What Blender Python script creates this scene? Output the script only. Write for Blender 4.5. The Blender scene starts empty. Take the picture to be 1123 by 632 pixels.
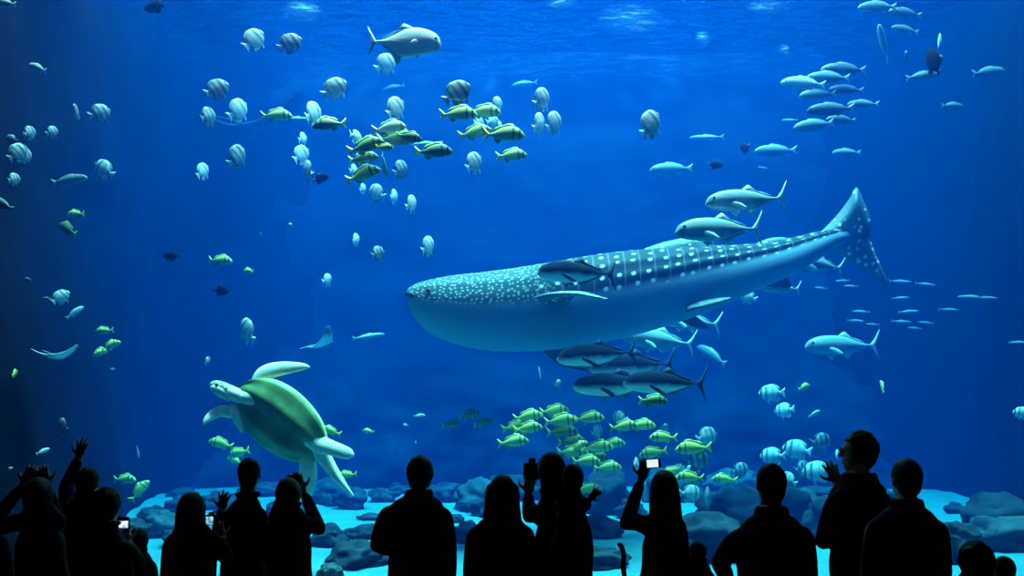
import bpy, bmesh, math, random
from mathutils import Vector, Matrix, noise
PI = math.pi
C = bpy.context.scene.collection
W, H, F, HZ, CAMZ = 1123.0, 632.0, 881.0, 440.0, 2.1   # frame, focal length in px, horizon row, eye height

def at(px, py, Y):
    """point of the place that the photo shows at px, py when it stands Y metres away"""
    return Vector(((px - W / 2) / F * Y, Y, CAMZ + (HZ - py) / F * Y))

# ---------------------------------------------------------------- materials
def new_mat(name):
    m = bpy.data.materials.new(name); m.use_nodes = True
    nt = m.node_tree; nt.nodes.clear()
    out = nt.nodes.new('ShaderNodeOutputMaterial')
    return m, nt, out

def N(nt, kind, **kw):
    n = nt.nodes.new(kind)
    for k, v in kw.items():
        if k in n.inputs.keys(): n.inputs[k].default_value = v
        else: setattr(n, k, v)
    return n

def ramp(nt, fac, stops, interp='LINEAR'):
    r = nt.nodes.new('ShaderNodeValToRGB'); cr = r.color_ramp; cr.interpolation = interp
    while len(cr.elements) > 1: cr.elements.remove(cr.elements[-1])
    cr.elements[0].position = stops[0][0]; cr.elements[0].color = (*stops[0][1], 1)
    for p, c in stops[1:]:
        e = cr.elements.new(p); e.color = (*c, 1)
    nt.links.new(fac, r.inputs['Fac'])
    return r.outputs['Color']

def plain(name, col, rough=0.6, spec=0.3, noise_amt=0.0, nscale=8.0, emit=None):
    m, nt, out = new_mat(name)
    b = N(nt, 'ShaderNodeBsdfPrincipled', Roughness=rough)
    b.inputs['Specular IOR Level'].default_value = spec
    if noise_amt:
        tc = N(nt, 'ShaderNodeTexCoord'); nz = N(nt, 'ShaderNodeTexNoise', Scale=nscale, Detail=4.0)
        nt.links.new(tc.outputs['Object'], nz.inputs['Vector'])
        lo = tuple(max(0, c * (1 - noise_amt)) for c in col); hi = tuple(min(1, c * (1 + noise_amt)) for c in col)
        nt.links.new(ramp(nt, nz.outputs['Fac'], [(0.3, lo), (0.7, hi)]), b.inputs['Base Color'])
    else:
        b.inputs['Base Color'].default_value = (*col, 1)
    if emit:
        b.inputs['Emission Color'].default_value = (*emit[0], 1); b.inputs['Emission Strength'].default_value = emit[1]
    nt.links.new(b.outputs[0], out.inputs['Surface'])
    return m

# ---------------------------------------------------------------- mesh helpers
def link(name, me, mat=None, parent=None):
    o = bpy.data.objects.new(name, me); C.objects.link(o)
    if mat is not None and me is not None:
        for m in (mat if isinstance(mat, (list, tuple)) else [mat]): me.materials.append(m)
    if parent is not None: o.parent = parent
    return o

def bm_obj(name, bm, mat=None, parent=None, smooth=True):
    me = bpy.data.meshes.new(name)
    bmesh.ops.recalc_face_normals(bm, faces=bm.faces)
    for f in bm.faces: f.smooth = smooth
    bm.to_mesh(me); bm.free()
    return link(name, me, mat, parent)

def tag(o, label, cat, group=None):
    o['label'] = label; o['category'] = cat
    if group: o['group'] = group
    return o

def struct(o):
    o['kind'] = 'structure'; return o

def box_bm(x0, x1, y0, y1, z0, z1, bm=None):
    bm = bm or bmesh.new()
    v = [bm.verts.new((x, y, z)) for x in (x0, x1) for y in (y0, y1) for z in (z0, z1)]
    for f in ((0,1,3,2),(4,6,7,5),(0,4,5,1),(2,3,7,6),(0,2,6,4),(1,5,7,3)):
        bm.faces.new([v[i] for i in f])
    return bm

def empty(name, loc=(0,0,0)):
    o = bpy.data.objects.new(name, None); C.objects.link(o); o.location = loc; o.empty_display_size = .1
    return o

# ---------------------------------------------------------------- camera
cam = bpy.data.cameras.new('camera'); cam_o = bpy.data.objects.new('camera', cam); C.objects.link(cam_o)
cam_o.location = (0, 0, CAMZ); cam_o.rotation_euler = (PI / 2, 0, 0)
cam.sensor_fit = 'HORIZONTAL'; cam.sensor_width = 36.0; cam.lens = 36.0 * F / W
cam.shift_y = (HZ - H / 2) / W
cam.clip_end = 200
sc = bpy.context.scene; sc.camera = cam_o
sc.view_settings.view_transform = 'Standard'; sc.view_settings.look = 'None'
sc.view_settings.gamma = 1.0; sc.view_settings.use_curve_mapping = False; sc.view_settings.exposure = 0.0
cy = sc.cycles
cy.max_bounces = 8; cy.transmission_bounces = 6; cy.transparent_max_bounces = 16; cy.volume_bounces = 1
cy.diffuse_bounces = 2; cy.glossy_bounces = 2; cy.sample_clamp_indirect = 4.0; cy.sample_clamp_direct = 0
cy.use_denoising = True; cy.caustics_refractive = True; cy.caustics_reflective = False
w = bpy.data.worlds.new('dark hall'); sc.world = w; w.use_nodes = True
w.node_tree.nodes['Background'].inputs[0].default_value = (0.2, 0.3, 1, 1)
w.node_tree.nodes['Background'].inputs[1].default_value = 0.0006

# ---------------------------------------------------------------- the hall and the tank
YG, YB, ZS = 8.0, 20.0, 10.2      # glass, back wall of the tank, water surface
XL, XR = -9.0, 11.0
hall_mat = plain('charcoal carpet', (.012, .012, .014), .95, .1, .3, 30)
dark_paint = plain('black hall paint', (.01, .01, .012), .9, .1)
struct(bm_obj('floor', box_bm(-9, 9, -4, 8.0, -.1, 0), hall_mat, smooth=False))
struct(bm_obj('ceiling', box_bm(-9, 9, -4, 8.0, 8.0, 8.2), dark_paint, smooth=False))
struct(bm_obj('wall_left', box_bm(-9.2, -9, -4, 8.0, 0, 8), dark_paint, smooth=False))
struct(bm_obj('wall_right', box_bm(9, 9.2, -4, 8.0, 0, 8), dark_paint, smooth=False))
struct(bm_obj('wall_back', box_bm(-9.2, 9.2, -4.2, -4, 0, 8), dark_paint, smooth=False))
WX0, WX1, WZ0, WZ1 = -6.0, 7.2, .22, 7.2
b = box_bm(-15.5, WX0, 8.0, 8.3, -.6, 11.2); box_bm(WX1, 15.5, 8.0, 8.3, -.6, 11.2, b)
box_bm(WX0, WX1, 8.0, 8.3, -.6, WZ0, b); box_bm(WX0, WX1, 8.0, 8.3, WZ1, 11.2, b)
struct(bm_obj('wall_front', b, dark_paint, smooth=False))
# acrylic viewing window
m, nt, out = new_mat('acrylic'); g = N(nt, 'ShaderNodeBsdfGlass', Roughness=0.0, IOR=1.33)
g.inputs['Color'].default_value = (.97, .99, 1, 1); nt.links.new(g.outputs[0], out.inputs['Surface'])
struct(bm_obj('window_1', box_bm(WX0 - .02, WX1 + .02, 8.1, 8.16, WZ0 - .02, WZ1 + .02), m, smooth=False))
# water: fills the tank
m, nt, out = new_mat('sea water')
vs = N(nt, 'ShaderNodeVolumeScatter', Density=1.0, Anisotropy=0.2)
vs.inputs['Color'].default_value = (0.0, 0.0031, 0.0188, 1)
va = N(nt, 'ShaderNodeVolumeAbsorption', Density=0.195)
va.inputs['Color'].default_value = (0.0, 0.79, 0.94, 1)
ad = N(nt, 'ShaderNodeAddShader'); nt.links.new(vs.outputs[0], ad.inputs[0]); nt.links.new(va.outputs[0], ad.inputs[1])
nt.links.new(ad.outputs[0], out.inputs['Volume'])
struct(bm_obj('water', box_bm(XL - .2, XR + .2, 8.2, YB + .6, -.8, ZS), m, smooth=False))

# sand bed
def fbm(x, y, s=1.0, o=4): return noise.fractal(Vector((x * s, y * s, 3.1)), 1.0, 2.0, o)
bm = bmesh.new(); nx, ny = 150, 70
gr = [[bm.verts.new((XL + (XR - XL) * i / nx, 8.1 + (YB + .3 - 8.1) * j / ny, 0)) for j in range(ny + 1)] for i in range(nx + 1)]
for i in range(nx + 1):
    for j in range(ny + 1):
        v = gr[i][j]; v.co.z = .05 * fbm(v.co.x, v.co.y, .5) + .012 * math.sin(v.co.y * 7 + 2 * fbm(v.co.x, v.co.y, .7))
for i in range(nx):
    for j in range(ny): bm.faces.new((gr[i][j], gr[i + 1][j], gr[i + 1][j + 1], gr[i][j + 1]))
struct(bm_obj('floor_sand', bm, plain('pale sand', (.03, .17, .215), .9, .1, .12, 2.0)))
# ---------------------------------------------------------------- lofts
def lerp(a, b, t): return a + (b - a) * t
def interp(tab, x):
    """piecewise smooth table lookup: tab = [(x, v...)]"""
    if x <= tab[0][0]: return tab[0][1:]
    for a, b in zip(tab, tab[1:]):
        if x <= b[0]:
            t = (x - a[0]) / (b[0] - a[0])
            return tuple(lerp(p, q, t) for p, q in zip(a[1:], b[1:]))
    return tab[-1][1:]

def catmull(pts, n):
    """n samples of a smooth curve through pts (tuples of any length)"""
    P = [pts[0]] + list(pts) + [pts[-1]]; out = []; m = len(pts) - 1
    for k in range(n):
        t = k / (n - 1) * m; i = min(int(t), m - 1); f = t - i
        p0, p1, p2, p3 = P[i], P[i + 1], P[i + 2], P[i + 3]
        out.append(tuple(.5 * (2 * b + (c - a) * f + (2 * a - 5 * b + 4 * c - d) * f * f + (3 * b - a - 3 * c + d) * f ** 3)
                         for a, b, c, d in zip(p0, p1, p2, p3)))
    return out

def rings_bm(rings, bm=None, cap=True, uv=None):
    """skin a list of closed rings of points"""
    bm = bm or bmesh.new(); V = [[bm.verts.new(p) for p in r] for r in rings]; n = len(V[0])
    lay = bm.loops.layers.uv.verify() if uv else None
    for i in range(len(V) - 1):
        for j in range(n):
            k = (j + 1) % n
            f = bm.faces.new((V[i][j], V[i + 1][j], V[i + 1][k], V[i][k]))
            if uv:
                for l, (a, b) in zip(f.loops, ((i, j), (i + 1, j), (i + 1, j + 1), (i, j + 1))): l[lay].uv = uv(a, b)
    if cap:
        for r, s in ((V[0], 1), (V[-1], -1)):
            c = bm.verts.new(sum((v.co for v in r), Vector()) / n)
            for j in range(n):
                f = bm.faces.new((r[j], r[(j + 1) % n], c) if s > 0 else (r[(j + 1) % n], r[j], c))
                if uv:
                    i = 0 if s > 0 else len(V) - 1
                    for l in f.loops: l[lay].uv = uv(i, j)
    return bm

def blade_bm(pts, nrm, n=18, seg=14, bm=None):
    """a fin or flipper: pts = [(Vector, half width, half thickness)], wide axis square to nrm"""
    data = catmull([(*p, w, t) for p, w, t in pts], n); nrm = Vector(nrm).normalized(); rings = []
    for k, d in enumerate(data):
        p = Vector(d[:3]); q = Vector(data[min(k + 1, n - 1)][:3]) - Vector(data[max(k - 1, 0)][:3]); q.normalize()
        wd = q.cross(nrm).normalized(); nn = wd.cross(q).normalized()
        w_, t_ = max(d[3], .002), max(d[4], .0015)
        rings.append([p + wd * (w_ * math.cos(a)) + nn * (t_ * math.sin(a)) for a in [2 * PI * i / seg for i in range(seg)]])
    return rings_bm(rings, bm)

def fin_bm(outline, th=.007, bm=None, tilt=None):
    """a fin: rounded outline, thicker at its root than at its rim"""
    bm = bm or bmesh.new(); m = len(outline)
    pts = []
    for i in range(m):
        a, b_ = Vector(outline[i]), Vector(outline[(i + 1) % m]); pts += [a, a.lerp(b_, .5)]
    cen = sum(pts, Vector((0, 0))) / len(pts)
    def put(p, y):
        v = Vector((p.x, y, p.y)); return bm.verts.new(tilt @ v if tilt else v)
    rim = [put(p, 0) for p in pts]; L_ = [put(cen.lerp(p, .6), th) for p in pts]; R2 = [put(cen.lerp(p, .6), -th) for p in pts]
    n = len(pts)
    for k in range(n):
        j = (k + 1) % n
        bm.faces.new((rim[k], rim[j], L_[j], L_[k])); bm.faces.new((rim[j], rim[k], R2[k], R2[j]))
    cl, cr = put(cen, th * 1.2), put(cen, -th * 1.2)
    for k in range(n):
        j = (k + 1) % n; bm.faces.new((L_[k], L_[j], cl)); bm.faces.new((R2[j], R2[k], cr))
    return bm
# ---------------------------------------------------------------- tank walls, reef and rocks
def rock_mat(name, lo, hi, s=1.2):
    m, nt, out = new_mat(name); b = N(nt, 'ShaderNodeBsdfPrincipled', Roughness=.95)
    b.inputs['Specular IOR Level'].default_value = .02
    tc = N(nt, 'ShaderNodeTexCoord'); nz = N(nt, 'ShaderNodeTexNoise', Scale=s, Detail=6.0, Roughness=.62)
    nt.links.new(tc.outputs['Object'], nz.inputs['Vector'])
    nt.links.new(ramp(nt, nz.outputs['Fac'], [(.32, lo), (.68, hi)]), b.inputs['Base Color'])
    bu = N(nt, 'ShaderNodeBump', Strength=.5, Distance=.05); nt.links.new(nz.outputs['Fac'], bu.inputs['Height'])
    nt.links.new(bu.outputs[0], b.inputs['Normal']); nt.links.new(b.outputs[0], out.inputs['Surface'])
    return m
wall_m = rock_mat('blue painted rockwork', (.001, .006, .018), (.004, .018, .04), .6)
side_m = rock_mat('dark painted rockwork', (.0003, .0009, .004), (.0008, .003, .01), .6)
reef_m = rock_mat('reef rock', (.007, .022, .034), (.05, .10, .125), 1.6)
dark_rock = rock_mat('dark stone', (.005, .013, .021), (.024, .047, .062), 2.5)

def sheet(name, fn, nu, nv, mat):
    bm = bmesh.new()
    g = [[bm.verts.new(fn(i / nu, j / nv)) for j in range(nv + 1)] for i in range(nu + 1)]
    for i in range(nu):
        for j in range(nv): bm.faces.new((g[i][j], g[i + 1][j], g[i + 1][j + 1], g[i][j + 1]))
    return struct(bm_obj(name, bm, mat))
def back_pt(u, v):
    x = XL - .3 + (XR - XL + .6) * u; z = -.3 + (ZS + .9) * v
    low = max(0, 1 - z / 3.2)                                   # rockwork bulges near the bed
    y = YB + .25 - (.25 + 1.0 * low) * (.5 + .5 * noise.fractal(Vector((x * .45, z * .7, 0)), 1.0, 2.0, 4)) - .15 * low
    return (x, y, z)
sheet('wall_tank_back', back_pt, 150, 80, wall_m)
LEFT = [(8.17, -6.35), (9.5, -6.5), (10.7, -6.75), (14, -7.35), (17, -7.85), (18.6, -7.9), (19.5, -7.5), (20.0, -6.4), (20.2, -5.0)]
RIGHT = [(8.17, 7.6), (12, 8.7), (15, 9.5), (17.5, 10.0), (18.8, 10.0), (19.6, 9.6), (20.0, 8.7), (20.2, 7.3)]
def side_pt(tab, s):
    n = 80; pts = catmull(tab, n + 1)
    def f(u, v):
        y, x = pts[int(round(u * n))]; z = -.3 + (ZS + .9) * v
        lean = 1.35 * max(0, 1 - z / 5.5) * max(0, 1 - (y - 8) / 10) * (1 if s < 0 else .25)
        bump = .14 * (noise.fractal(Vector((y * .5 + x * .3, z * .5, 7 * s)), 1.0, 2.0, 4)) * min(1, (y - 8.1) * .8)
        return (x - s * (lean + bump), y, z)
    return f
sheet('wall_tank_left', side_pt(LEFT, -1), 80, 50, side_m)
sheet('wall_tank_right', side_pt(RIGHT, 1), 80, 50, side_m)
# water surface from below: small steep waves
def wave_pt(u, v):
    x = XL + (XR - XL) * u; y = 8.3 + (YB + .2 - 8.3) * v
    return (x, y, ZS - .06 + .05 * noise.fractal(Vector((x * 1.3, y * 2.4, 1)), 1.0, 2.1, 4))
m, nt, out = new_mat('water surface')
tc = N(nt, 'ShaderNodeTexCoord'); mp = N(nt, 'ShaderNodeMapping'); mp.inputs['Scale'].default_value = (.9, 1.6, 1); nz = N(nt, 'ShaderNodeTexNoise', Scale=1.6, Detail=3.0)
nt.links.new(tc.outputs['Object'], mp.inputs[0]); nt.links.new(mp.outputs[0], nz.inputs['Vector']); bu = N(nt, 'ShaderNodeBump', Strength=1.0, Distance=.35); nt.links.new(nz.outputs['Fac'], bu.inputs['Height'])
tr = N(nt, 'ShaderNodeBsdfTransparent'); gl = N(nt, 'ShaderNodeBsdfGlass', IOR=1.33, Roughness=0.02)
gl.inputs['Color'].default_value = (.8, .9, 1, 1); nt.links.new(bu.outputs[0], gl.inputs['Normal'])
mx = N(nt, 'ShaderNodeMixShader'); mp2 = N(nt, 'ShaderNodeMapping'); mp2.inputs['Scale'].default_value = (1.9, 5.5, 1); nz2 = N(nt, 'ShaderNodeTexNoise', Scale=1.0, Detail=3.0, Roughness=.6)
nt.links.new(tc.outputs['Object'], mp2.inputs[0]); nt.links.new(mp2.outputs[0], nz2.inputs['Vector'])
nt.links.new(ramp(nt, nz2.outputs['Fac'], [(.50, (.88,) * 3), (.62, (.0,) * 3)]), mx.inputs[0])  # see-through streaks patterned to break the added glows into glints
nt.links.new(tr.outputs[0], mx.inputs[1]); nt.links.new(gl.outputs[0], mx.inputs[2]); nt.links.new(mx.outputs[0], out.inputs['Surface'])
sheet('water_surface', wave_pt, 240, 200, m)

def rock(px, py, w, h, Y, label, mat=None, seed=0, sq=1.0, group=None):
    """a boulder on the sand whose middle the photo shows at px, py, w by h pixels"""
    bm = bmesh.new(); bmesh.ops.create_icosphere(bm, subdivisions=4, radius=1)
    s = Y / F; c = at(px, py, Y); rx, rz = w / 2 * s, h / 2 * s; ry = rx * .8 * sq
    zc = max(c.z, rz * .55)
    for v in bm.verts:
        d = 1 + .42 * noise.fractal(v.co * 1.4 + Vector((seed * 3.7, 0, 0)), 1.0, 2.0, 4)
        v.co = Vector((v.co.x * rx * d, v.co.y * ry * d, v.co.z * rz * d))
        if v.co.z < 0: v.co.z *= max(1, (zc + .06) / rz)                # sits on the sand
        if v.co.z < -zc - .05: v.co.z = -zc - .05
    o = bm_obj('rock', bm, mat or dark_rock); o.location = (c.x, Y, zc)
    return tag(o, label, 'rock', group)
ROCKS = [  # px, py, w, h, Y, label
    (200, 545, 30, 12, 17.6, 'long dark boulder on the sand behind the small child near the lit phone', 0),
    (197, 560, 32, 18, 15.4, 'dark rounded rock on the sand left of the long-haired woman with a camera', 0),
    (170, 564, 30, 18, 14.3, 'smaller dark rock on sand, touching its neighbour above the child at lower left', 0),
    (176, 588, 40, 34, 12.6, 'pale blue-lit rock standing between the small child and the long-haired woman', 1),
    (290, 541, 56, 16, 18.0, 'dark flat reef rock showing behind the shoulder of the man holding up a hand', 0),
    (358, 551, 52, 30, 16.6, 'dark low boulder on the far sand right of the raised camera', 0),
    (385, 557, 34, 26, 16.0, 'lumpy dark rock cluster stone left of the broad man, nearest him', 0),
    (407, 571, 30, 9, 14.2, 'thin flat dark stone lying on bright sand beside the broad man', 0),
    (398, 591, 36, 18, 12.3, 'triangular dark rock on bright sand touching the broad man\'s arm', 0),
    (360, 606, 40, 28, 11.6, 'dark mound of rock in front of the bright sand, yellow-green patch on it', 0),
    (396, 619, 66, 36, 10.3, 'large dark mound at the foot of the window left of the broad man', 0),
    (363, 626, 26, 16, 9.2, 'pale blue oval stone at the very bottom of the window', 1),
    (437, 540, 22, 14, 18.2, 'small dark rock on the far sand just left of the broad man\'s head', 0),
    (489, 547, 40, 26, 16.8, 'dark rock on the far sand just right of the broad man\'s collar', 0),
    (524, 549, 56, 40, 15.6, 'sloping blue-grey reef rock behind the long-haired woman, left side', 1),
    (500, 569, 16, 9, 13.8, 'tiny dark stone on sand between the broad man and the long-haired woman', 0),
    (664, 561, 56, 56, 15.0, 'tall dark blue reef rock left of the woman raising a phone', 0),
    (660, 591, 44, 30, 12.4, 'dark rock rising from bright sand left of the curved handle', 0),
    (655, 621, 66, 30, 10.2, 'wide dark rock at the window foot beside the embracing couple', 0),
    (736, 560, 62, 48, 17.0, 'broad blue reef mound behind the woman raising a phone', 1),
    (764, 612, 96, 60, 11.0, 'big dark reef mound right of the woman raising a phone, above the little child', 0),
    (806, 560, 66, 34, 18.2, 'far blue reef mound left of the stooping man', 1),
    (802, 547, 34, 28, 15.6, 'round dark rock with pale cyan top left of the stooping man\'s head', 0),
    (872, 572, 50, 40, 14.6, 'grey-blue reef rock between the stooping man and the tall man in glasses', 1),
    (1100, 572, 84, 52, 12.6, 'huge smooth dark boulder at the right edge of the sand', 0),
    (1050, 592, 40, 36, 10.4, 'dark craggy rock in front of the huge boulder at right', 0),
    (1108, 606, 84, 44, 11.4, 'long pale flat-topped ledge at the lower right corner', 1),
    (893, 540, 50, 12, 17.0, 'low dark stone on the sand strip beside the raised hand', 0),
    (240, 552, 40, 22, 15.8, 'dark stone on sand behind the raised fingers at lower left', 0),
    (560, 547, 60, 34, 17.0, 'dark reef rock showing between the long-haired woman and the couple', 0),
    (826, 604, 110, 60, 13.4, 'wide dark reef mound behind the stooping man', 0),
    (914, 596, 70, 60, 12.4, 'tall reef mound hidden behind the tall man in glasses', 0),
    (204, 590, 46, 26, 11.7, 'dark rock low beside the long-haired woman\'s shoulder, left of her', 0),
    (260, 560, 44, 24, 14.9, 'dark rock on sand between the camera screen and the upright man', 0),
    (318, 566, 50, 24, 14.4, 'dark rock on sand behind the elbow of the person lifting a camera', 0),
    (340, 545, 16, 9, 15.2, 'small dark stone on the sand near the lifted elbow', 0),
    (420, 552, 30, 18, 16.9, 'dark stone in the far rock row left of the broad man\'s head', 0),
    (540, 563, 52, 26, 14.7, 'dark low rock ledge left of the long straight hair', 0),
    (512, 590, 44, 22, 12.2, 'dark rock between the broad man\'s arm and the straight-haired woman', 0),
    (618, 556, 70, 36, 16.0, 'dark reef rock behind the couple\'s heads', 0),
    (692, 562, 30, 26, 14.4, 'dark reef rock at the raised elbow of the phone woman', 0),
    (1046, 562, 22, 16, 14.9, 'small dark stone left of the huge boulder', 0),
    (146, 580, 34, 22, 11.4, 'dark rock just above the small child\'s head at lower left', 0),
    (950, 549, 60, 20, 17.2, 'dark rock on the far sand behind the man in glasses', 0),
]
for i, (px, py, w_, h_, Y, lab, k) in enumerate(ROCKS):
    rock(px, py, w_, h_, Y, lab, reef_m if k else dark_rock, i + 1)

# added glows over the far end, placed to show as glints between the ripples
lamp_body = plain('black glow housing', (.004, .004, .005), .8, .05)
m, nt, out = new_mat('added glow'); e = N(nt, 'ShaderNodeEmission'); e.inputs['Color'].default_value = (.40, .85, 1, 1); nt.links.new(e.outputs[0], out.inputs['Surface'])
tc = N(nt, 'ShaderNodeTexCoord'); mp = N(nt, 'ShaderNodeMapping'); mp.inputs['Location'].default_value = (-1, -1, -1); mp.inputs['Scale'].default_value = (2, 2, 2); nt.links.new(tc.outputs['Generated'], mp.inputs[0])
sx = N(nt, 'ShaderNodeSeparateXYZ'); nt.links.new(mp.outputs[0], sx.inputs[0]); cb = N(nt, 'ShaderNodeCombineXYZ'); nt.links.new(sx.outputs[0], cb.inputs[0]); nt.links.new(sx.outputs[2], cb.inputs[2])
gr = N(nt, 'ShaderNodeTexGradient'); gr.gradient_type = 'QUADRATIC_SPHERE'; nt.links.new(cb.outputs[0], gr.inputs[0])
ml = N(nt, 'ShaderNodeMath'); ml.operation = 'MULTIPLY'; ml.inputs[1].default_value = 2.2; nt.links.new(gr.outputs['Fac'], ml.inputs[0]); nt.links.new(ml.outputs[0], e.inputs['Strength'])
for px, py, w_, h_, lab in ((690, 22, 84, 44, 'wide patch of added light glinting through the water surface above open water'), (334, 13, 62, 30, 'added light glinting through the surface above the two upper spadefish'),
        (770, 43, 22, 22, 'small square cyan added glow under the surface, right of the wide patch'), (858, 56, 18, 18, 'small faint added glow above the packed fish school'),
        (842, 8, 60, 20, 'added light glinting through the surface at the top edge, upper right'), (615, 5, 44, 14, 'added light glinting at the top edge left of the wide patch')):
    Y = 21.6; s = Y / F; root = empty('ceiling_light', at(px, py, Y))
    bm = bmesh.new(); bmesh.ops.create_uvsphere(bm, u_segments=28, v_segments=14, radius=1)
    for v in bm.verts: v.co = Vector((v.co.x * w_ * s / 2, v.co.y * .12, v.co.z * h_ * s / 2))
    bm_obj('glow_blob', bm, m, root)
    bm = box_bm(-w_ * s * .2, w_ * s * .2, .1, .2, -h_ * s * .2, h_ * s * .2); bm_obj('housing', bm, lamp_body, root, False)
    bm = box_bm(-.003, .003, .12, .126, h_ * s * .15, h_ * s * .4 + 2); bm_obj('glow_hanger', bm, lamp_body, root, False)
    tag(root, lab, 'lamp', 'added lights above the water')
# ---------------------------------------------------------------- the whale shark
YSH = 12.6
def shY(px): return YSH + (px - 700) / 260 * .9      # head a little nearer than the tail
SH = [  # px, top, bottom, width factor (half width / half height), roll
    (446.5, 322, 329, 3.0, 0), (449, 318, 337, 2.6, 0), (456, 313.5, 351, 2.0, 0), (470, 308.5, 365, 1.6, 0), (495, 303, 377, 1.35, 0), (530, 299, 384.5, 1.2, 0),
    (570, 293.5, 386.5, 1.1, 0), (610, 287, 384, 1.02, 0), (650, 280, 378, .95, 0), (690, 275, 370, .9, 2), (730, 272, 359, .86, 5),
    (765, 269.5, 347, .84, 10), (800, 268.5, 333, .8, 16), (835, 266, 317, .78, 22), (868, 260, 303, .78, 26), (895, 254, 287, .8, 28), (915, 251, 273, .8, 28), (930, 250.5, 264, .7, 28)]
sroot = empty('whale_shark', at(690, 318, YSH)); SO = sroot.location.copy()
tag(sroot, 'huge spotted whale shark with pale belly swimming left across the tank', 'shark')
def shark_rings(n=120, seg=72):
    rings = []; us = []; acc = 0; prev = None; gir = []
    for d in catmull(SH, n):
        px, top, bot, wf, roll = d
        Y = shY(px); s = Y / F; c = at(px, (top + bot) / 2, Y); h = abs(bot - top) / 2 * s * .985; w_ = h * wf
        if prev is not None: acc += (c - prev).length
        prev = c; us.append(acc); gir.append((h + w_) / 2); r = math.radians(roll); ring = []
        tail = max(0, min(1, (px - 640) / 200))
        for j in range(seg):
            a = 2 * PI * j / seg
            ca, sa = math.cos(a), math.sin(a)
            ex = .92
            z = h * math.copysign(abs(ca) ** ex, ca); y = -w_ * math.copysign(abs(sa) ** ex, sa)   # angle 90 degrees looks at the window
            k = 1.0
            for ra, amp in ((math.radians(76), .12 * tail), (math.radians(55), .03), (math.radians(28), .02)):   # the ridges along the flank
                for sg in (1, -1):
                    dd = (a - sg * ra + PI) % (2 * PI) - PI; k += amp * math.exp(-(dd / .085) ** 2)
            y, z = y * k, z * k
            ring.append(c - SO + Vector((0, y * math.cos(r) - z * math.sin(r) * -1, z * math.cos(r) + y * math.sin(r) * -1)))
        rings.append(ring)
    return rings, us, gir
rings, us, gir = shark_rings()
m, nt, out = new_mat('whale shark skin')
b = N(nt, 'ShaderNodeBsdfPrincipled', Roughness=.7); b.inputs['Specular IOR Level'].default_value = .12
uvn = N(nt, 'ShaderNodeUVMap'); sep = N(nt, 'ShaderNodeSeparateXYZ'); nt.links.new(uvn.outputs[0], sep.inputs[0])
def mth(op, a, bb=None, clamp=False):
    n = nt.nodes.new('ShaderNodeMath'); n.operation = op; n.use_clamp = clamp
    for i, x in enumerate((a, bb)):
        if x is None: continue
        if isinstance(x, (int, float)): n.inputs[i].default_value = x
        else: nt.links.new(x, n.inputs[i])
    return n.outputs[0]
U, V_ = sep.outputs[0], sep.outputs[1]        # metres from the snout; angle in units of 90 degrees from the spine, both sides
def spots(scale_u, scale_v, rad, rnd):
    cb = N(nt, 'ShaderNodeCombineXYZ'); nt.links.new(mth('MULTIPLY', U, scale_u), cb.inputs[0]); nt.links.new(mth('MULTIPLY', V_, scale_v), cb.inputs[1])
    vo = N(nt, 'ShaderNodeTexVoronoi', Scale=1.0, Randomness=rnd); vo.voronoi_dimensions = '2D'; nt.links.new(cb.outputs[0], vo.inputs['Vector'])
    mr = N(nt, 'ShaderNodeMapRange'); mr.inputs['From Min'].default_value = rad; mr.inputs['From Max'].default_value = rad * .55
    nt.links.new(vo.outputs['Distance'], mr.inputs['Value']); return mr.outputs[0]
big, small = spots(4.0, 5.2, .19, .34), spots(13.0, 15.0, .30, .8)
headf = N(nt, 'ShaderNodeMapRange'); headf.inputs['From Min'].default_value = 2.5; headf.inputs['From Max'].default_value = 1.7; nt.links.new(U, headf.inputs['Value'])
fr = mth('FRACT', mth('ADD', mth('MULTIPLY', U, 4.0), .0)); line = mth('SUBTRACT', 1.0, mth('MULTIPLY', mth('ABSOLUTE', mth('SUBTRACT', fr, .5)), 12.0), True)
line = mth('MULTIPLY', line, .10)
body_p = mth('MAXIMUM', big, mth('MULTIPLY', line, mth('SUBTRACT', 1.0, headf.outputs[0])))
pat = mth('ADD', mth('MULTIPLY', body_p, mth('SUBTRACT', 1.0, headf.outputs[0])), mth('MULTIPLY', mth('MULTIPLY', small, .30), headf.outputs[0]))
nz = N(nt, 'ShaderNodeTexNoise', Scale=2.2, Detail=3.0); nt.links.new(uvn.outputs[0], nz.inputs['Vector'])
edge = N(nt, 'ShaderNodeMapRange'); edge.inputs['From Min'].default_value = 1.03; edge.inputs['From Max'].default_value = .93
nt.links.new(mth('ADD', V_, mth('MULTIPLY', mth('SUBTRACT', nz.outputs['Fac'], .5), .12)), edge.inputs['Value'])
def mix(f, a, bcol):
    n = nt.nodes.new('ShaderNodeMix'); n.data_type = 'RGBA'; nt.links.new(f, n.inputs['Factor'])
    for sock, x in ((n.inputs['A'], a), (n.inputs['B'], bcol)):
        if isinstance(x, tuple): sock.default_value = (*x, 1)
        else: nt.links.new(x, sock)
    return n.outputs['Result']
back = mix(headf.outputs[0], (.005, .022, .036), (.02, .062, .085))
back = mix(pat, back, (.74, .98, .96))
col = mix(edge.outputs[0], (.15, .29, .40), back)
nt.links.new(col, b.inputs['Base Color']); nt.links.new(b.outputs[0], out.inputs['Surface'])
SHARK = m
SEG = 72
def suv(i, j):
    a = (j % SEG) / SEG * 4; a = a if a <= 2 else 4 - a
    if j == SEG: a = 0
    return (us[i], a)
bm_obj('body', rings_bm(rings, uv=suv), SHARK, sroot)
fin_m = plain('whale shark fin', (.03, .07, .09), .6, .3, .5, 14)
m, nt, out = new_mat('spotted fin'); b = N(nt, 'ShaderNodeBsdfPrincipled', Roughness=.6)
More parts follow.
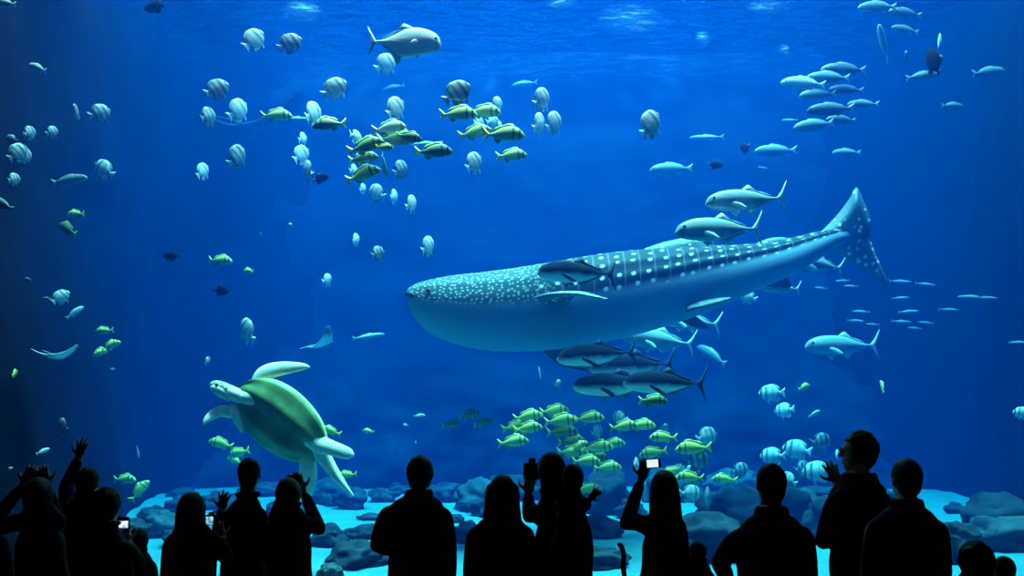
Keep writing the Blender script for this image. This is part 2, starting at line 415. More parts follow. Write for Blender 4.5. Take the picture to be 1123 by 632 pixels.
tc = N(nt, 'ShaderNodeTexCoord'); vo = N(nt, 'ShaderNodeTexVoronoi', Scale=8.0, Randomness=.7); nt.links.new(tc.outputs['Object'], vo.inputs['Vector'])
nt.links.new(ramp(nt, vo.outputs['Distance'], [(.0, (.8, .88, .85)), (.2, (.7, .8, .78)), (.3, (.04, .10, .13))]), b.inputs['Base Color'])
nt.links.new(b.outputs[0], out.inputs['Surface']); FINM = m
def S(px, py, dy=0): return at(px, py, shY(px) + dy) - SO
def R_(n): return n * YSH / F
# tail: two lobes of the caudal fin, swung towards the window
def outline_fin(name, pts, y0, th, slant=0.0, mat=None):
    q = [S(*p) for p in pts]; q = catmull([(v.x, v.z) for v in q] + [(q[0].x, q[0].z)], len(q) * 3 + 1)[:-1]
    bm = fin_bm(q, th); zc = sum(p[1] for p in q) / len(q)
    for v in bm.verts: v.co.y += y0 + slant * (v.co.z - zc)
    bm_obj(name, bm, mat or FINM, sroot)
outline_fin('tail_fin', [(890, 264), (905, 250), (918, 235), (928, 220), (934.5, 208.5), (940, 218), (947, 233), (951, 248), (951, 262), (957, 278), (965, 295), (971, 312), (964, 309), (949, 298), (932, 285), (916, 275), (902, 273)], shY(925) - YSH, .05, -.15)
outline_fin('dorsal_fin', [(690, 292), (698, 278), (717, 269), (738, 264), (756, 262.5), (768, 264), (773, 272), (775, 290)], 0.05, .07, .2)
outline_fin('second_dorsal_fin', [(818, 280), (828, 268), (842, 262), (856, 261), (863, 264), (862, 275)], shY(840) - YSH, .04, .1)
bm_obj('pectoral_fin', blade_bm([(S(604, 329, -.70), R_(22), .06), (S(616, 324, -.98), R_(19), .05), (S(635, 322, -1.25), R_(13), .03), (S(655, 326, -1.42), R_(6), .02), (S(667, 328.5, -1.5), R_(1.5), .01)], (0.10, -.22, 1)), FINM, sroot)
bm_obj('pectoral_fin', blade_bm([(S(598, 366, .5), R_(17), .07), (S(616, 388, .55), R_(14), .05), (S(636, 399, .6), R_(9), .03), (S(655, 405, .65), R_(2), .012)], (0, -1, .6)), fin_m, sroot)
bm_obj('pelvic_fin', blade_bm([(S(752, 338, -.42), R_(9), .05), (S(772, 333, -.55), R_(8), .03), (S(790, 329, -.62), R_(5), .02), (S(801, 327, -.65), R_(1.5), .01)], (0, -.5, 1)), fin_m, sroot)
bm_obj('pelvic_fin', blade_bm([(S(750, 346, .2), R_(9), .05), (S(764, 354, .3), R_(7), .03), (S(776, 359, .35), R_(2), .012)], (0, -1, .4)), fin_m, sroot)
bm_obj('anal_fin', blade_bm([(S(840, 302, .05), R_(14), .05), (S(851, 306, .05), R_(11), .03), (S(862, 312, .05), R_(6), .02), (S(866, 316, .05), R_(1.5), .01)], (0, -1, .2)), fin_m, sroot)
# mouth slit round the front of the head, the eye and the gill slits
black_m = plain('dark wet skin', (.006, .012, .016), .4, .3)
mouth = []
for k in range(31):
    t = -1 + 2 * k / 30; px = 447.2 + 12 * abs(t) ** 1.6; d = interp([(r[0],) + r[1:] for r in catmull(SH, 120)], px); s = shY(px) / F
    h = abs(d[1] - d[0]) / 2; w_ = h * d[2]; py = 324.5 + (px - 447) * .42; q = max(0, 1 - ((py - (d[0] + d[1]) / 2) / h) ** 2) ** .5
    p = at(px - (1 - abs(t)) * 1.2, py, shY(px)) - SO; p.y += math.copysign(w_ * s * q * .985, t) if abs(t) > .04 else 0; mouth.append((p, .014, .02))
bm_obj('mouth', blade_bm(mouth, (0, 0, 1), 40, 10), black_m, sroot)
bm = bmesh.new(); bmesh.ops.create_uvsphere(bm, u_segments=16, v_segments=10, radius=.03)
o = bm_obj('eye', bm, black_m, sroot)
dd = interp(SH, 474); hh = (dd[1] - dd[0]) / 2 * shY(474) / F
o.location = at(474, (dd[0] + dd[1]) / 2, shY(474)) - SO + Vector((0, -hh * dd[2] * .93, hh * .42))
# ---------------------------------------------------------------- the sea turtle, seen from below
YT = 9.7; PXM = YT / F
troot = empty('sea_turtle', at(310, 462, YT)); TO = troot.location.copy()
tag(troot, 'big green sea turtle seen from below, head up left, over the crowd', 'turtle')
def T(px, py, d=0): return at(px, py, YT + d) - TO
f_ax = Vector((-.80, .08, .60)).normalized()                       # towards the head
d_ax = Vector((.20, .95, .22)); d_ax = (d_ax - f_ax * d_ax.dot(f_ax)).normalized()   # out of the carapace: away from the window and up
s_ax = f_ax.cross(d_ax).normalized()
# shell: outline half width along its length, flat plastron, domed carapace
def shell_mat(name, c0, c1, c2, sc):
    m, nt, out = new_mat(name); b = N(nt, 'ShaderNodeBsdfPrincipled', Roughness=.5); b.inputs['Specular IOR Level'].default_value = .3
    tc = N(nt, 'ShaderNodeTexCoord'); v = N(nt, 'ShaderNodeTexVoronoi', Scale=sc); v.feature = 'DISTANCE_TO_EDGE'
    nt.links.new(tc.outputs['Object'], v.inputs['Vector']); nz = N(nt, 'ShaderNodeTexNoise', Scale=sc * 1.1, Detail=4.0); nt.links.new(tc.outputs['Object'], nz.inputs['Vector'])
    base = ramp(nt, nz.outputs['Fac'], [(.35, c0), (.65, c1)])
    mixn = nt.nodes.new('ShaderNodeMix'); mixn.data_type = 'RGBA'
    nt.links.new(ramp(nt, v.outputs['Distance'], [(.0, (0, 0, 0)), (.05, (1, 1, 1))]), mixn.inputs['Factor'])
    mixn.inputs['A'].default_value = (*c2, 1); nt.links.new(base, mixn.inputs['B'])
    nt.links.new(mixn.outputs['Result'], b.inputs['Base Color']); nt.links.new(b.outputs[0], out.inputs['Surface']); return m
plast_m = plain('turtle plastron', (.10, .21, .075), .5, .3, .4, 4)
carap_m = shell_mat('turtle carapace', (.30, .42, .12), (.5, .62, .22), (.7, .75, .45), 6)
skin_m = plain('turtle skin', (.74, .76, .64), .6, .3, .12, 12)
scale_m = shell_mat('turtle scales', (.06, .08, .06), (.20, .24, .17), (.8, .82, .7), 17)
L2 = .655
OUT = [(-1.0, .02), (-.96, .16), (-.85, .30), (-.65, .46), (-.35, .58), (0, .635), (.3, .62), (.55, .55), (.75, .44), (.9, .30), (.97, .18), (1.0, .03)]
def shell(top):
    rows = catmull(OUT, 44); bm = bmesh.new(); rings = []
    for u, hw in rows:
        hw = max(hw, .01) * .66; ring = []
        for k in range(25):
            v = -1 + 2 * k / 24; prof = max(0, 1 - abs(v) ** 2.2)
            if top: z = .03 + .26 * prof * max(0, 1 - abs(u) ** 2.6) ** .8
            else: z = -.035 - .15 * min(1, prof * 1.25) * max(0, 1 - abs(u) ** 3) + .012 * math.cos(v * 9)
            ring.append(f_ax * (u * L2) + s_ax * (v * hw * (1.0 if top else .99)) + d_ax * z)
        rings.append(ring)
    V = [[bm.verts.new(p) for p in r] for r in rings]
    for a, b_ in zip(V, V[1:]):
        for k in range(24): bm.faces.new((a[k], b_[k], b_[k + 1], a[k + 1]))
    # rim between the two faces
    for a, b_ in zip(V, V[1:]):
        for k in (0, 24):
            q = [v.co - d_ax * (.05 if top else -.05) for v in (a[k], b_[k])]
            w1, w2 = bm.verts.new(q[0]), bm.verts.new(q[1]); bm.faces.new((a[k], b_[k], w2, w1))
    bmesh.ops.remove_doubles(bm, verts=bm.verts, dist=.0005)
    return bm
bm_obj('carapace', shell(True), carap_m, troot)
bm_obj('plastron', shell(False), plast_m, troot)
# body under the shell: neck, shoulders and hips as one skin
bmb = blade_bm([(T(236, 424), .01, .01), (T(239, 424.5), .055, .055), (T(247, 428), .085, .085), (T(256, 432), .088, .085), (T(266, 436), .09, .08), (T(277, 442, .06), .15, .09), (T(300, 455, .08), .26, .07), (T(325, 475, .08), .26, .07), (T(346, 488, .06), .13, .08), (T(354, 495, .03), .06, .06)], d_ax, 40, 24)
blade_bm([(T(262, 436, .02), 6 * PXM, .07), (T(274, 436, -.05), 9 * PXM, .075), (T(288, 437, -.07), 10 * PXM, .075), (T(302, 441, -.07), 7 * PXM, .06), (T(316, 449, -.05), 4 * PXM, .04), (T(330, 459, -.03), 1 * PXM, .02)], (0, -1, .3), 24, 20, bm=bmb)
blade_bm([(T(256, 444, .05), 5 * PXM, .05), (T(259, 453, .02), 6 * PXM, .055), (T(262, 462, .02), 5 * PXM, .05), (T(266, 474, .02), 2 * PXM, .02)], (0, -1, .2), 20, 18, bm=bmb)
blade_bm([(T(330, 474, -.08), 5 * PXM, .04), (T(340, 481, -.12), 9 * PXM, .07), (T(350, 488, -.13), 8 * PXM, .07)], (0, -1, .2), 20, 18, bm=bmb)
bm_obj('body', bmb, skin_m, troot)
# head with beak, dark scales on top, eyes
bmh = blade_bm([(T(230.8, 423.2), .008, .008), (T(232, 423), .04, .035), (T(237, 423.5), .07, .065), (T(244, 426.5), .088, .085), (T(251, 430), .09, .088), (T(257, 433), .07, .07)], d_ax, 30, 24)
hd = bm_obj('head', bmh, scale_m, troot)
bmj = blade_bm([(T(231.5, 424.2, -.03), .01, .01), (T(235, 426, -.04), .05, .035), (T(243, 430, -.045), .07, .05), (T(254, 436, -.03), .06, .05)], d_ax, 20, 18)
bm_obj('lower_jaw', bmj, skin_m, hd)
for e in (T(238.5, 422.4, -.068), T(240, 421.5, .07)):
    bm = bmesh.new(); bmesh.ops.create_uvsphere(bm, u_segments=12, v_segments=8, radius=.02); o = bm_obj('eye', bm, black_m, hd); o.location = e
P = PXM
vn = (0.1, -1, .25)
flip = [
    [(T(288, 438), 8 * P, .07), (T(286, 424), 10 * P, .065), (T(289, 413), 10 * P, .055), (T(298, 407), 9 * P, .045), (T(312, 404), 7.5 * P, .035), (T(328, 402.5), 5 * P, .025), (T(336, 402.5), 3 * P, .018), (T(340, 403), .8 * P, .008)],
    [(T(266, 452, .1), 7 * P, .06), (T(254, 452, .05), 7 * P, .05), (T(243, 451), 6.5 * P, .045), (T(234, 455, -.05), 5.5 * P, .035), (T(227, 461, -.1), 3.5 * P, .022), (T(224, 466, -.12), 1 * P, .01)],
    [(T(338, 482, -.05), 8 * P, .08), (T(350, 487, -.12), 10 * P, .075), (T(362, 491, -.16), 8.5 * P, .06), (T(374, 495, -.18), 7.5 * P, .045), (T(383, 498, -.18), 6 * P, .03), (T(388, 500, -.18), 2 * P, .012)],
    [(T(336, 496), 8 * P, .07), (T(338, 510, -.03), 9.5 * P, .06), (T(338, 524, -.05), 9.5 * P, .045), (T(337, 536, -.06), 8 * P, .03), (T(335, 546, -.06), 5 * P, .02), (T(333, 551, -.06), 1 * P, .01)],
]
for pts in flip[:2]: bm_obj('front_flipper', blade_bm(pts, vn, 30, 18), skin_m, troot)
for pts in flip[2:]: bm_obj('rear_flipper', blade_bm(pts, vn, 30, 18), skin_m, troot)
bm_obj('tail', blade_bm([(T(345, 490, -.04), 9 * P, .09), (T(356, 503, -.06), 8 * P, .075), (T(367, 519, -.08), 6 * P, .055), (T(378, 533, -.1), 3.5 * P, .035), (T(386, 542, -.1), 1.3 * P, .014), (T(388, 544, -.1), .4 * P, .005)], vn, 26, 16), skin_m, troot)
# ---------------------------------------------------------------- fish
# a fish is 1 long, snout at x = +.5, back up; body stations are x, top, bottom, half width
KIND = {
 'spadefish': dict(body=[(.5, -.02, -.05, .008), (.46, .07, -.11, .04), (.38, .19, -.2, .075), (.25, .285, -.28, .1), (.08, .325, -.32, .105), (-.1, .27, -.27, .09), (-.22, .15, -.155, .06), (-.3, .065, -.07, .032), (-.345, .05, -.055, .016)],
   tail_fin=[(-.32, .055), (-.4, .13), (-.5, .2), (-.475, .06), (-.47, -.06), (-.5, -.2), (-.4, -.13), (-.32, -.06)],
   dorsal_fin=[(.16, .3), (.02, .345), (-.12, .325), (-.25, .25), (-.31, .18), (-.25, .1), (-.1, .24)],
   anal_fin=[(.02, -.31), (-.1, -.365), (-.24, -.35), (-.33, -.28), (-.28, -.18), (-.25, -.11), (-.1, -.25)],
   pelvic_fin=[(.2, -.28), (.13, -.4), (.06, -.46), (.08, -.31)], pec=(.2, -.06, .13, .05), eye=(.4, .07, .022)),
 'porkfish': dict(body=[(.5, -.03, -.045, .008), (.46, .045, -.075, .035), (.38, .125, -.12, .065), (.26, .19, -.145, .085), (.08, .195, -.155, .088), (-.1, .145, -.13, .07), (-.24, .07, -.075, .038), (-.33, .034, -.036, .02), (-.37, .03, -.032, .012)],
   tail_fin=[(-.35, .032), (-.41, .09), (-.5, .17), (-.465, .06), (-.435, 0), (-.465, -.06), (-.5, -.17), (-.41, -.09), (-.35, -.034)],
   dorsal_fin=[(.27, .18), (.2, .26), (.08, .265), (-.04, .22), (-.18, .19), (-.27, .12), (-.25, .06), (-.08, .14), (.1, .18)],
   anal_fin=[(-.06, -.13), (-.12, -.22), (-.2, -.19), (-.26, -.12), (-.24, -.07)],
   pelvic_fin=[(.2, -.14), (.12, -.23), (.05, -.24), (.08, -.14)], pec=(.2, -.03, .16, .045), eye=(.37, .055, .022)),
 'trevally': dict(body=[(.5, -0.026, -0.040, .008), (.465, 0.044, -0.075, .035), (.4, 0.088, -0.101, .055), (.27, 0.128, -0.123, .075), (.08, 0.136, -0.132, .08), (-.1, 0.101, -0.101, .06), (-.24, 0.044, -0.048, .032), (-.33, 0.018, -0.019, .018), (-.4, 0.014, -0.014, .012)],
   tail_fin=[(-.38, .016), (-.43, .08), (-.5, .22), (-.468, .1), (-.435, 0), (-.468, -.1), (-.5, -.22), (-.43, -.08), (-.38, -.016)],
   dorsal_fin=[(.06, .125), (-.03, .19), (-.06, .175), (-.08, .125), (-.2, .09), (-.31, .045), (-.3, .02), (-.1, .1)],
   anal_fin=[(0, -.12), (-.08, -.185), (-.1, -.125), (-.2, -.09), (-.31, -.045), (-.3, -.02), (-.1, -.1)],
   pelvic_fin=[(.2, -.135), (.12, -.2), (.09, -.14)], pec=(.2, -.03, .24, .035), eye=(.4, .03, .018)),
 'permit': dict(body=[(.5, -.03, -.06, .01), (.475, .06, -.1, .04), (.42, .12, -.13, .06), (.3, .17, -.165, .078), (.14, .19, -.2, .085), (0, .155, -.215, .075), (-.12, .095, -.155, .058), (-.24, .04, -.065, .035), (-.33, .02, -.025, .02), (-.4, .017, -.017, .012)],
   tail_fin=[(-.38, .018), (-.42, .09), (-.5, .22), (-.465, .1), (-.43, 0), (-.465, -.1), (-.5, -.22), (-.42, -.09), (-.38, -.018)],
   dorsal_fin=[(.12, .19), (.05, .225), (-.01, .245), (-.02, .18), (-.15, .13), (-.3, .05), (-.28, .02), (-.1, .14)],
   anal_fin=[(-.01, -.19), (-.05, -.29), (-.1, -.3), (-.1, -.19), (-.22, -.11), (-.3, -.05), (-.26, -.03)],
   pelvic_fin=[(.24, -.16), (.18, -.22), (.14, -.18)], pec=(.22, -.02, .15, .05), eye=(.43, .03, .018)),
 'snapper': dict(body=[(.5, -0.013, -0.027, .008), (.46, 0.050, -0.059, .03), (.37, 0.106, -0.092, .055), (.22, 0.144, -0.119, .07), (.04, 0.144, -0.124, .072), (-.14, 0.106, -0.097, .055), (-.28, 0.053, -0.052, .03), (-.36, 0.033, -0.030, .016)],
   tail_fin=[(-.34, .026), (-.42, .07), (-.5, .12), (-.46, .03), (-.445, 0), (-.46, -.03), (-.5, -.12), (-.42, -.07), (-.34, -.028)],
   dorsal_fin=[(.2, .13), (.1, .175), (-.05, .16), (-.2, .11), (-.28, .07), (-.26, .04), (-.1, .085)],
   anal_fin=[(-.1, -.09), (-.15, -.15), (-.25, -.09), (-.26, -.045)],
   pelvic_fin=[(.18, -.1), (.1, -.17), (.07, -.105)], pec=(.2, -.02, .15, .035), eye=(.4, .03, .017)),
 'slim_fish': dict(body=[(.5, -.005, -.015, .006), (.42, .035, -.04, .03), (.25, .062, -.062, .045), (.02, .066, -.068, .048), (-.2, .045, -.046, .035), (-.34, .02, -.022, .016), (-.38, .016, -.016, .01)],
   tail_fin=[(-.37, .015), (-.5, .1), (-.44, 0), (-.5, -.1), (-.37, -.015)],
   dorsal_fin=[(.15, .06), (.05, .1), (-.15, .075), (-.25, .035), (-.1, .055)], anal_fin=[(-.05, -.06), (-.12, -.1), (-.25, -.04), (-.2, -.035)],
   pec=(.22, -.01, .12, .025), eye=(.41, .012, .012)),
 'triggerfish': dict(body=[(.5, .0, -.03, .01), (.42, .1, -.12, .045), (.28, .2, -.21, .075), (.08, .26, -.26, .09), (-.12, .24, -.24, .08), (-.26, .15, -.15, .05), (-.34, .055, -.06, .025), (-.38, .04, -.045, .014)],
   tail_fin=[(-.36, .045), (-.5, .13), (-.48, 0), (-.5, -.13), (-.36, -.045)],
   dorsal_fin=[(.02, .25), (-.12, .35), (-.25, .28), (-.31, .14), (-.2, .19)], anal_fin=[(.02, -.25), (-.12, -.35), (-.25, -.28), (-.31, -.14), (-.2, -.19)],
   pec=(.2, -.02, .1, .04), eye=(.33, .06, .018)),
}
def fish_mat(name, back, belly, bands=(), split=0.0, soft=.12, rough=.30, spec=1.0, stripes=None):
    """two-tone skin with bars; a paler back paints in light from above: bands = [(x, half width, colour)]"""
    m, nt, out = new_mat(name); b = N(nt, 'ShaderNodeBsdfPrincipled', Roughness=rough); b.inputs['Specular IOR Level'].default_value = spec
    tc = N(nt, 'ShaderNodeTexCoord'); sp = N(nt, 'ShaderNodeSeparateXYZ'); nt.links.new(tc.outputs['Object'], sp.inputs[0])
    nz = N(nt, 'ShaderNodeTexNoise', Scale=9.0, Detail=4.0); nt.links.new(tc.outputs['Object'], nz.inputs['Vector'])
    def mt(op, a, c_):
        n = nt.nodes.new('ShaderNodeMath'); n.operation = op
        for i, x in enumerate((a, c_)):
            if isinstance(x, (int, float)): n.inputs[i].default_value = x
            else: nt.links.new(x, n.inputs[i])
        return n.outputs[0]
    wob = mt('MULTIPLY', mt('SUBTRACT', nz.outputs['Fac'], .5), .06)
    zz = mt('ADD', mt('ADD', sp.outputs[2], wob), .5)
    col = ramp(nt, zz, [(.5 + split - soft, belly), (.5 + split + soft, back)])
    def mixc(f, a, c_):
        n = nt.nodes.new('ShaderNodeMix'); n.data_type = 'RGBA'; nt.links.new(f, n.inputs['Factor']); nt.links.new(a, n.inputs['A'])
        n.inputs['B'].default_value = (*c_, 1); return n.outputs['Result']
    if stripes:
        v = mt('FRACT', mt('MULTIPLY', mt('ADD', sp.outputs[2], mt('MULTIPLY', sp.outputs[0], .06)), stripes[0]), 0)
        col = mixc(ramp(nt, v, [(.0, (0, 0, 0)), (.3, (stripes[2],) * 3), (.5, (stripes[2],) * 3), (.75, (0, 0, 0))]), col, stripes[1])
    xx = mt('ADD', mt('ADD', sp.outputs[0], wob), .5)
    for x, hw, c_ in bands:
        col = mixc(ramp(nt, xx, [(.5 + x - hw * 1.3, (0, 0, 0)), (.5 + x - hw * .6, (1, 1, 1)), (.5 + x + hw * .6, (1, 1, 1)), (.5 + x + hw * 1.3, (0, 0, 0))]), col, c_)
    nt.links.new(col, b.inputs['Base Color']); nt.links.new(b.outputs[0], out.inputs['Surface']); return m
BK = (.03, .06, .07)
BODY_M = {
 'spadefish': fish_mat('spadefish skin', (.95, .93, .85), (.48, .66, .64), [(.4, .035, BK), (.2, .05, (.20, .28, .28)), (-.04, .025, (.5, .56, .55)), (-.24, .03, (.35, .42, .42))]),  # underside toned darker: shade under top light put into the skin colour
 'dusky_spadefish': fish_mat('dusky spadefish skin', (.34, .38, .36), (.16, .2, .2), [(.4, .035, BK), (.2, .055, (.03, .05, .06)), (-.04, .04, (.09, .12, .12)), (-.24, .05, (.05, .08, .08))]),
 'porkfish': fish_mat('porkfish skin', (.66, .70, .11), (.24, .50, .15), [(.37, .026, (.10, .14, .07)), (.215, .026, (.09, .13, .07))], stripes=(16, (.35, .5, .30), .45)),  # green lower half darker: shade painted into the skin
 'dark_porkfish': fish_mat('dark porkfish skin', (.10, .23, .04), (.02, .09, .05), [(.37, .028, (.02, .03, .02)), (.215, .03, (.02, .03, .02))], stripes=(16, (.4, .42, .12), .35)),  # lower half darkened too, shade kept in the colour
 'trevally': fish_mat('silver trevally skin', (0.288, 0.384, 0.368), (0.160, 0.256, 0.288), [(.43, .03, (0.120, 0.176, 0.192))], split=.05),  # bright upper side: light from above put into the colour
 'dark_trevally': fish_mat('shaded dark back trevally skin', (.005, .012, .02), (.80, .86, .82), [], split=-.03, soft=.03, rough=.85, spec=.03),  # black back: own countershading plus the shark's shade put into the colour
 'permit': fish_mat('permit skin', (.92, .93, .86), (.55, .66, .68), [(.445, .02, (.45, .5, .5))], split=-.02),
 'snapper': fish_mat('silver snapper skin', (0.104, 0.184, 0.184), (0.048, 0.104, 0.120), []),
 'dark_snapper': fish_mat('dusky snapper skin', (0.036, 0.068, 0.076), (0.016, 0.040, 0.048), []),
 'pale_snapper': fish_mat('pale snapper skin', (0.496, 0.592, 0.544), (0.280, 0.400, 0.400), []),
 'slim_fish': fish_mat('slim silver fish skin', (0.256, 0.360, 0.384), (0.176, 0.272, 0.304), []),
 'triggerfish': fish_mat('black triggerfish skin', (.006, .008, .012), (.004, .006, .01), [], rough=.9, spec=.02),
 'white_porkfish': fish_mat('white porkfish skin', (.98, .95, .80), (.8, .8, .6), [(.37, .02, (.3, .3, .2))]),
}
yellow_fin = plain('yellow fin', (.85, .72, .03), .5, .3, .15, 10); orange_fin = plain('orange fin', (.95, .45, .03), .5, .3, .1, 10)
pale_fin = plain('pale fin', (.42, .55, .54), .5, .3, .15, 10); dusk_fin = plain('dusky fin', (.08, .12, .13), .5, .3, .2, 10); grey_fin = plain('grey fin', (.14, .22, .24), .5, .3, .2, 10)
dark_fin = plain('dark grey fin', (.02, .035, .045), .8, .05); olive_fin = plain('olive fin', (.26, .36, .07), .5, .3, .2, 10)
black_fin = plain('black fin', (.006, .009, .013), .6, .2)
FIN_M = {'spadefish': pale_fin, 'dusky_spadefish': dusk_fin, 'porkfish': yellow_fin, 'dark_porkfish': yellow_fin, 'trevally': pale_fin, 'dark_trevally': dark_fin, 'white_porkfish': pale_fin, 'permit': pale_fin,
 'snapper': grey_fin, 'dark_snapper': dusk_fin, 'pale_snapper': pale_fin, 'slim_fish': grey_fin, 'triggerfish': black_fin}
SHAPE = {'white_porkfish': 'porkfish', 'dusky_spadefish': 'spadefish', 'dark_porkfish': 'porkfish', 'dark_trevally': 'trevally', 'dark_snapper': 'snapper', 'pale_snapper': 'snapper'}
eye_m = plain('fish eye', (.01, .01, .012), .15, .6)

def body_bm(st, n=26, seg=20, bm=None):
    rings = []
    for x, t, b_, w_ in catmull(st, n):
        c, h = (t + b_) / 2, max((t - b_) / 2, .003); w_ = max(w_, .003)
        rings.append([Vector((x, w_ * math.copysign(abs(math.sin(a)) ** .85, math.sin(a)) * (1 - .25 * abs(math.cos(a))), c + h * math.cos(a))) for a in [2 * PI * k / seg for k in range(seg)]])
    return rings_bm(rings, bm)
def pec_bm(k, s):
    x, z, ln, hw = KIND[k]['pec']; st = KIND[k]['body']
    wd = interp([(-q[0], q[3]) for q in st], -x)[0] * .8
    o2 = [(0, hw * .4), (-ln * .5, hw), (-ln, hw * .2), (-ln * .75, -hw * .7), (0, -hw * .5)]
    t = Matrix.Translation((x, s * wd, z)) @ Matrix.Rotation(-s * .45, 4, 'Z') @ Matrix.Rotation(-.5, 4, 'Y')
    return fin_bm(o2, .005, tilt=t)
PROTO = {}
def bend(bm, amt):
    """sweep of the tail: amt is the sideways shift of the tail tip"""
    for v in bm.verts:
        t = max(0, (.25 - v.co.x) / .75); v.co.y += amt * t * t
    return bm
def proto(kind, lod, bnd, tailm=None):
    """meshes of a fish: [(part name, mesh, offset)], made once for each kind, level and bend"""
    key = (kind, lod, bnd, tailm and tailm.name)
    if key in PROTO: return PROTO[key]
    sh = SHAPE.get(kind, kind); K = KIND[sh]; bmt, fm = BODY_M[kind], FIN_M[kind]; res = []
    def mk(nm, bm, mats, b2=True):
        if b2: bend(bm, bnd)
        me = bpy.data.meshes.new(kind + '_' + nm); bmesh.ops.recalc_face_normals(bm, faces=bm.faces)
        for f in bm.faces: f.smooth = True
        bm.to_mesh(me); bm.free()
        for q in mats: me.materials.append(q)
        res.append((nm, me))
    names = [q for q in ('tail_fin', 'dorsal_fin', 'anal_fin', 'pelvic_fin') if q in K]
    if lod == 0:                                  # a few pixels: one mesh
        bm = body_bm(K['body'], 14, 12); nb = len(bm.faces)
        for q in names: fin_bm(K[q], bm=bm)
        for i, f in enumerate(bm.faces): f.material_index = 0 if i < nb else 1
        mk('fish', bm, [bmt, fm])
    else:
        mk('body', body_bm(K['body']), [bmt])
        for q in names:
            if lod == 1 and q == 'pelvic_fin' and sh != 'spadefish': continue
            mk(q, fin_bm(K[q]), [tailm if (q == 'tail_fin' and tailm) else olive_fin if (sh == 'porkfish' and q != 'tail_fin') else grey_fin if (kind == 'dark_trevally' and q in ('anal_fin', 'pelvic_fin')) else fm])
        x, z, r = K['eye']; wd = interp([(-q[0], q[3]) for q in K['body']], -x)[0]
        for s in (1, -1):
            if lod == 2: mk('pectoral_fin', pec_bm(sh, s), [fm])
            bm = bmesh.new(); bmesh.ops.create_uvsphere(bm, u_segments=10, v_segments=8, radius=r)
            for v in bm.verts: v.co = Vector((v.co.x + x, v.co.y * .5 + s * wd * .86, v.co.z + z))
            mk('eye', bm, [eye_m])
    PROTO[key] = res; return res
def clear_of_walls(px, py, Y, half):
    """bring a swimmer towards the window until it is clear of the curved tank sides"""
    while Y > 8.75:
        p = at(px, py, Y); lean = 1.35 * max(0, 1 - p.z / 5.5) * max(0, 1 - (Y - 8) / 10)
        if interp(LEFT, Y)[0] + lean + .2 + half < p.x < interp(RIGHT, Y)[0] - .25 * lean - .2 - half: break
        Y -= .05
    return Y
def fish(kind, px, py, L, yaw, pitch, Y, label, bnd=0.0, roll=0, lod=None, group=None, tailm=None):
    Y = clear_of_walls(px, py, Y, .45 * L * Y / F * max(.25, abs(math.cos(math.radians(yaw)))))
    s = L * Y / F; lod = lod if lod is not None else (2 if L >= 60 else 1 if L >= 19 else 0)
    parts = proto(kind, lod, bnd, tailm); nm = SHAPE.get(kind, kind)
    if lod == 0: root = link(nm, parts[0][1])
    else:
        root = empty(nm)
        for pn, me in parts: link(pn, me, None, root)
    root.location = at(px, py, Y); root.scale = (s, s, s)
    root.rotation_euler = (Matrix.Rotation(math.radians(yaw), 3, 'Z') @ Matrix.Rotation(-math.radians(pitch), 3, 'Y') @ Matrix.Rotation(math.radians(roll), 3, 'X')).to_euler()
    tag(root, label, 'fish', group or GROUP_OF[nm]); return root
GROUP_OF = {'spadefish': 'banded spadefish in the tank', 'porkfish': 'yellow-green porkfish in the tank', 'trevally': 'big trevally in the tank', 'permit': 'big trevally in the tank',
 'snapper': 'silver snappers in the tank', 'slim_fish': 'slim silver fish in the tank', 'triggerfish': 'small black fish in the tank'}
SP, DS, PF, DP, TR, DT, PM, SN, DN, PS, SL, TG = ('spadefish', 'dusky_spadefish', 'porkfish', 'dark_porkfish', 'trevally', 'dark_trevally', 'permit', 'snapper', 'dark_snapper', 'pale_snapper', 'slim_fish', 'triggerfish')
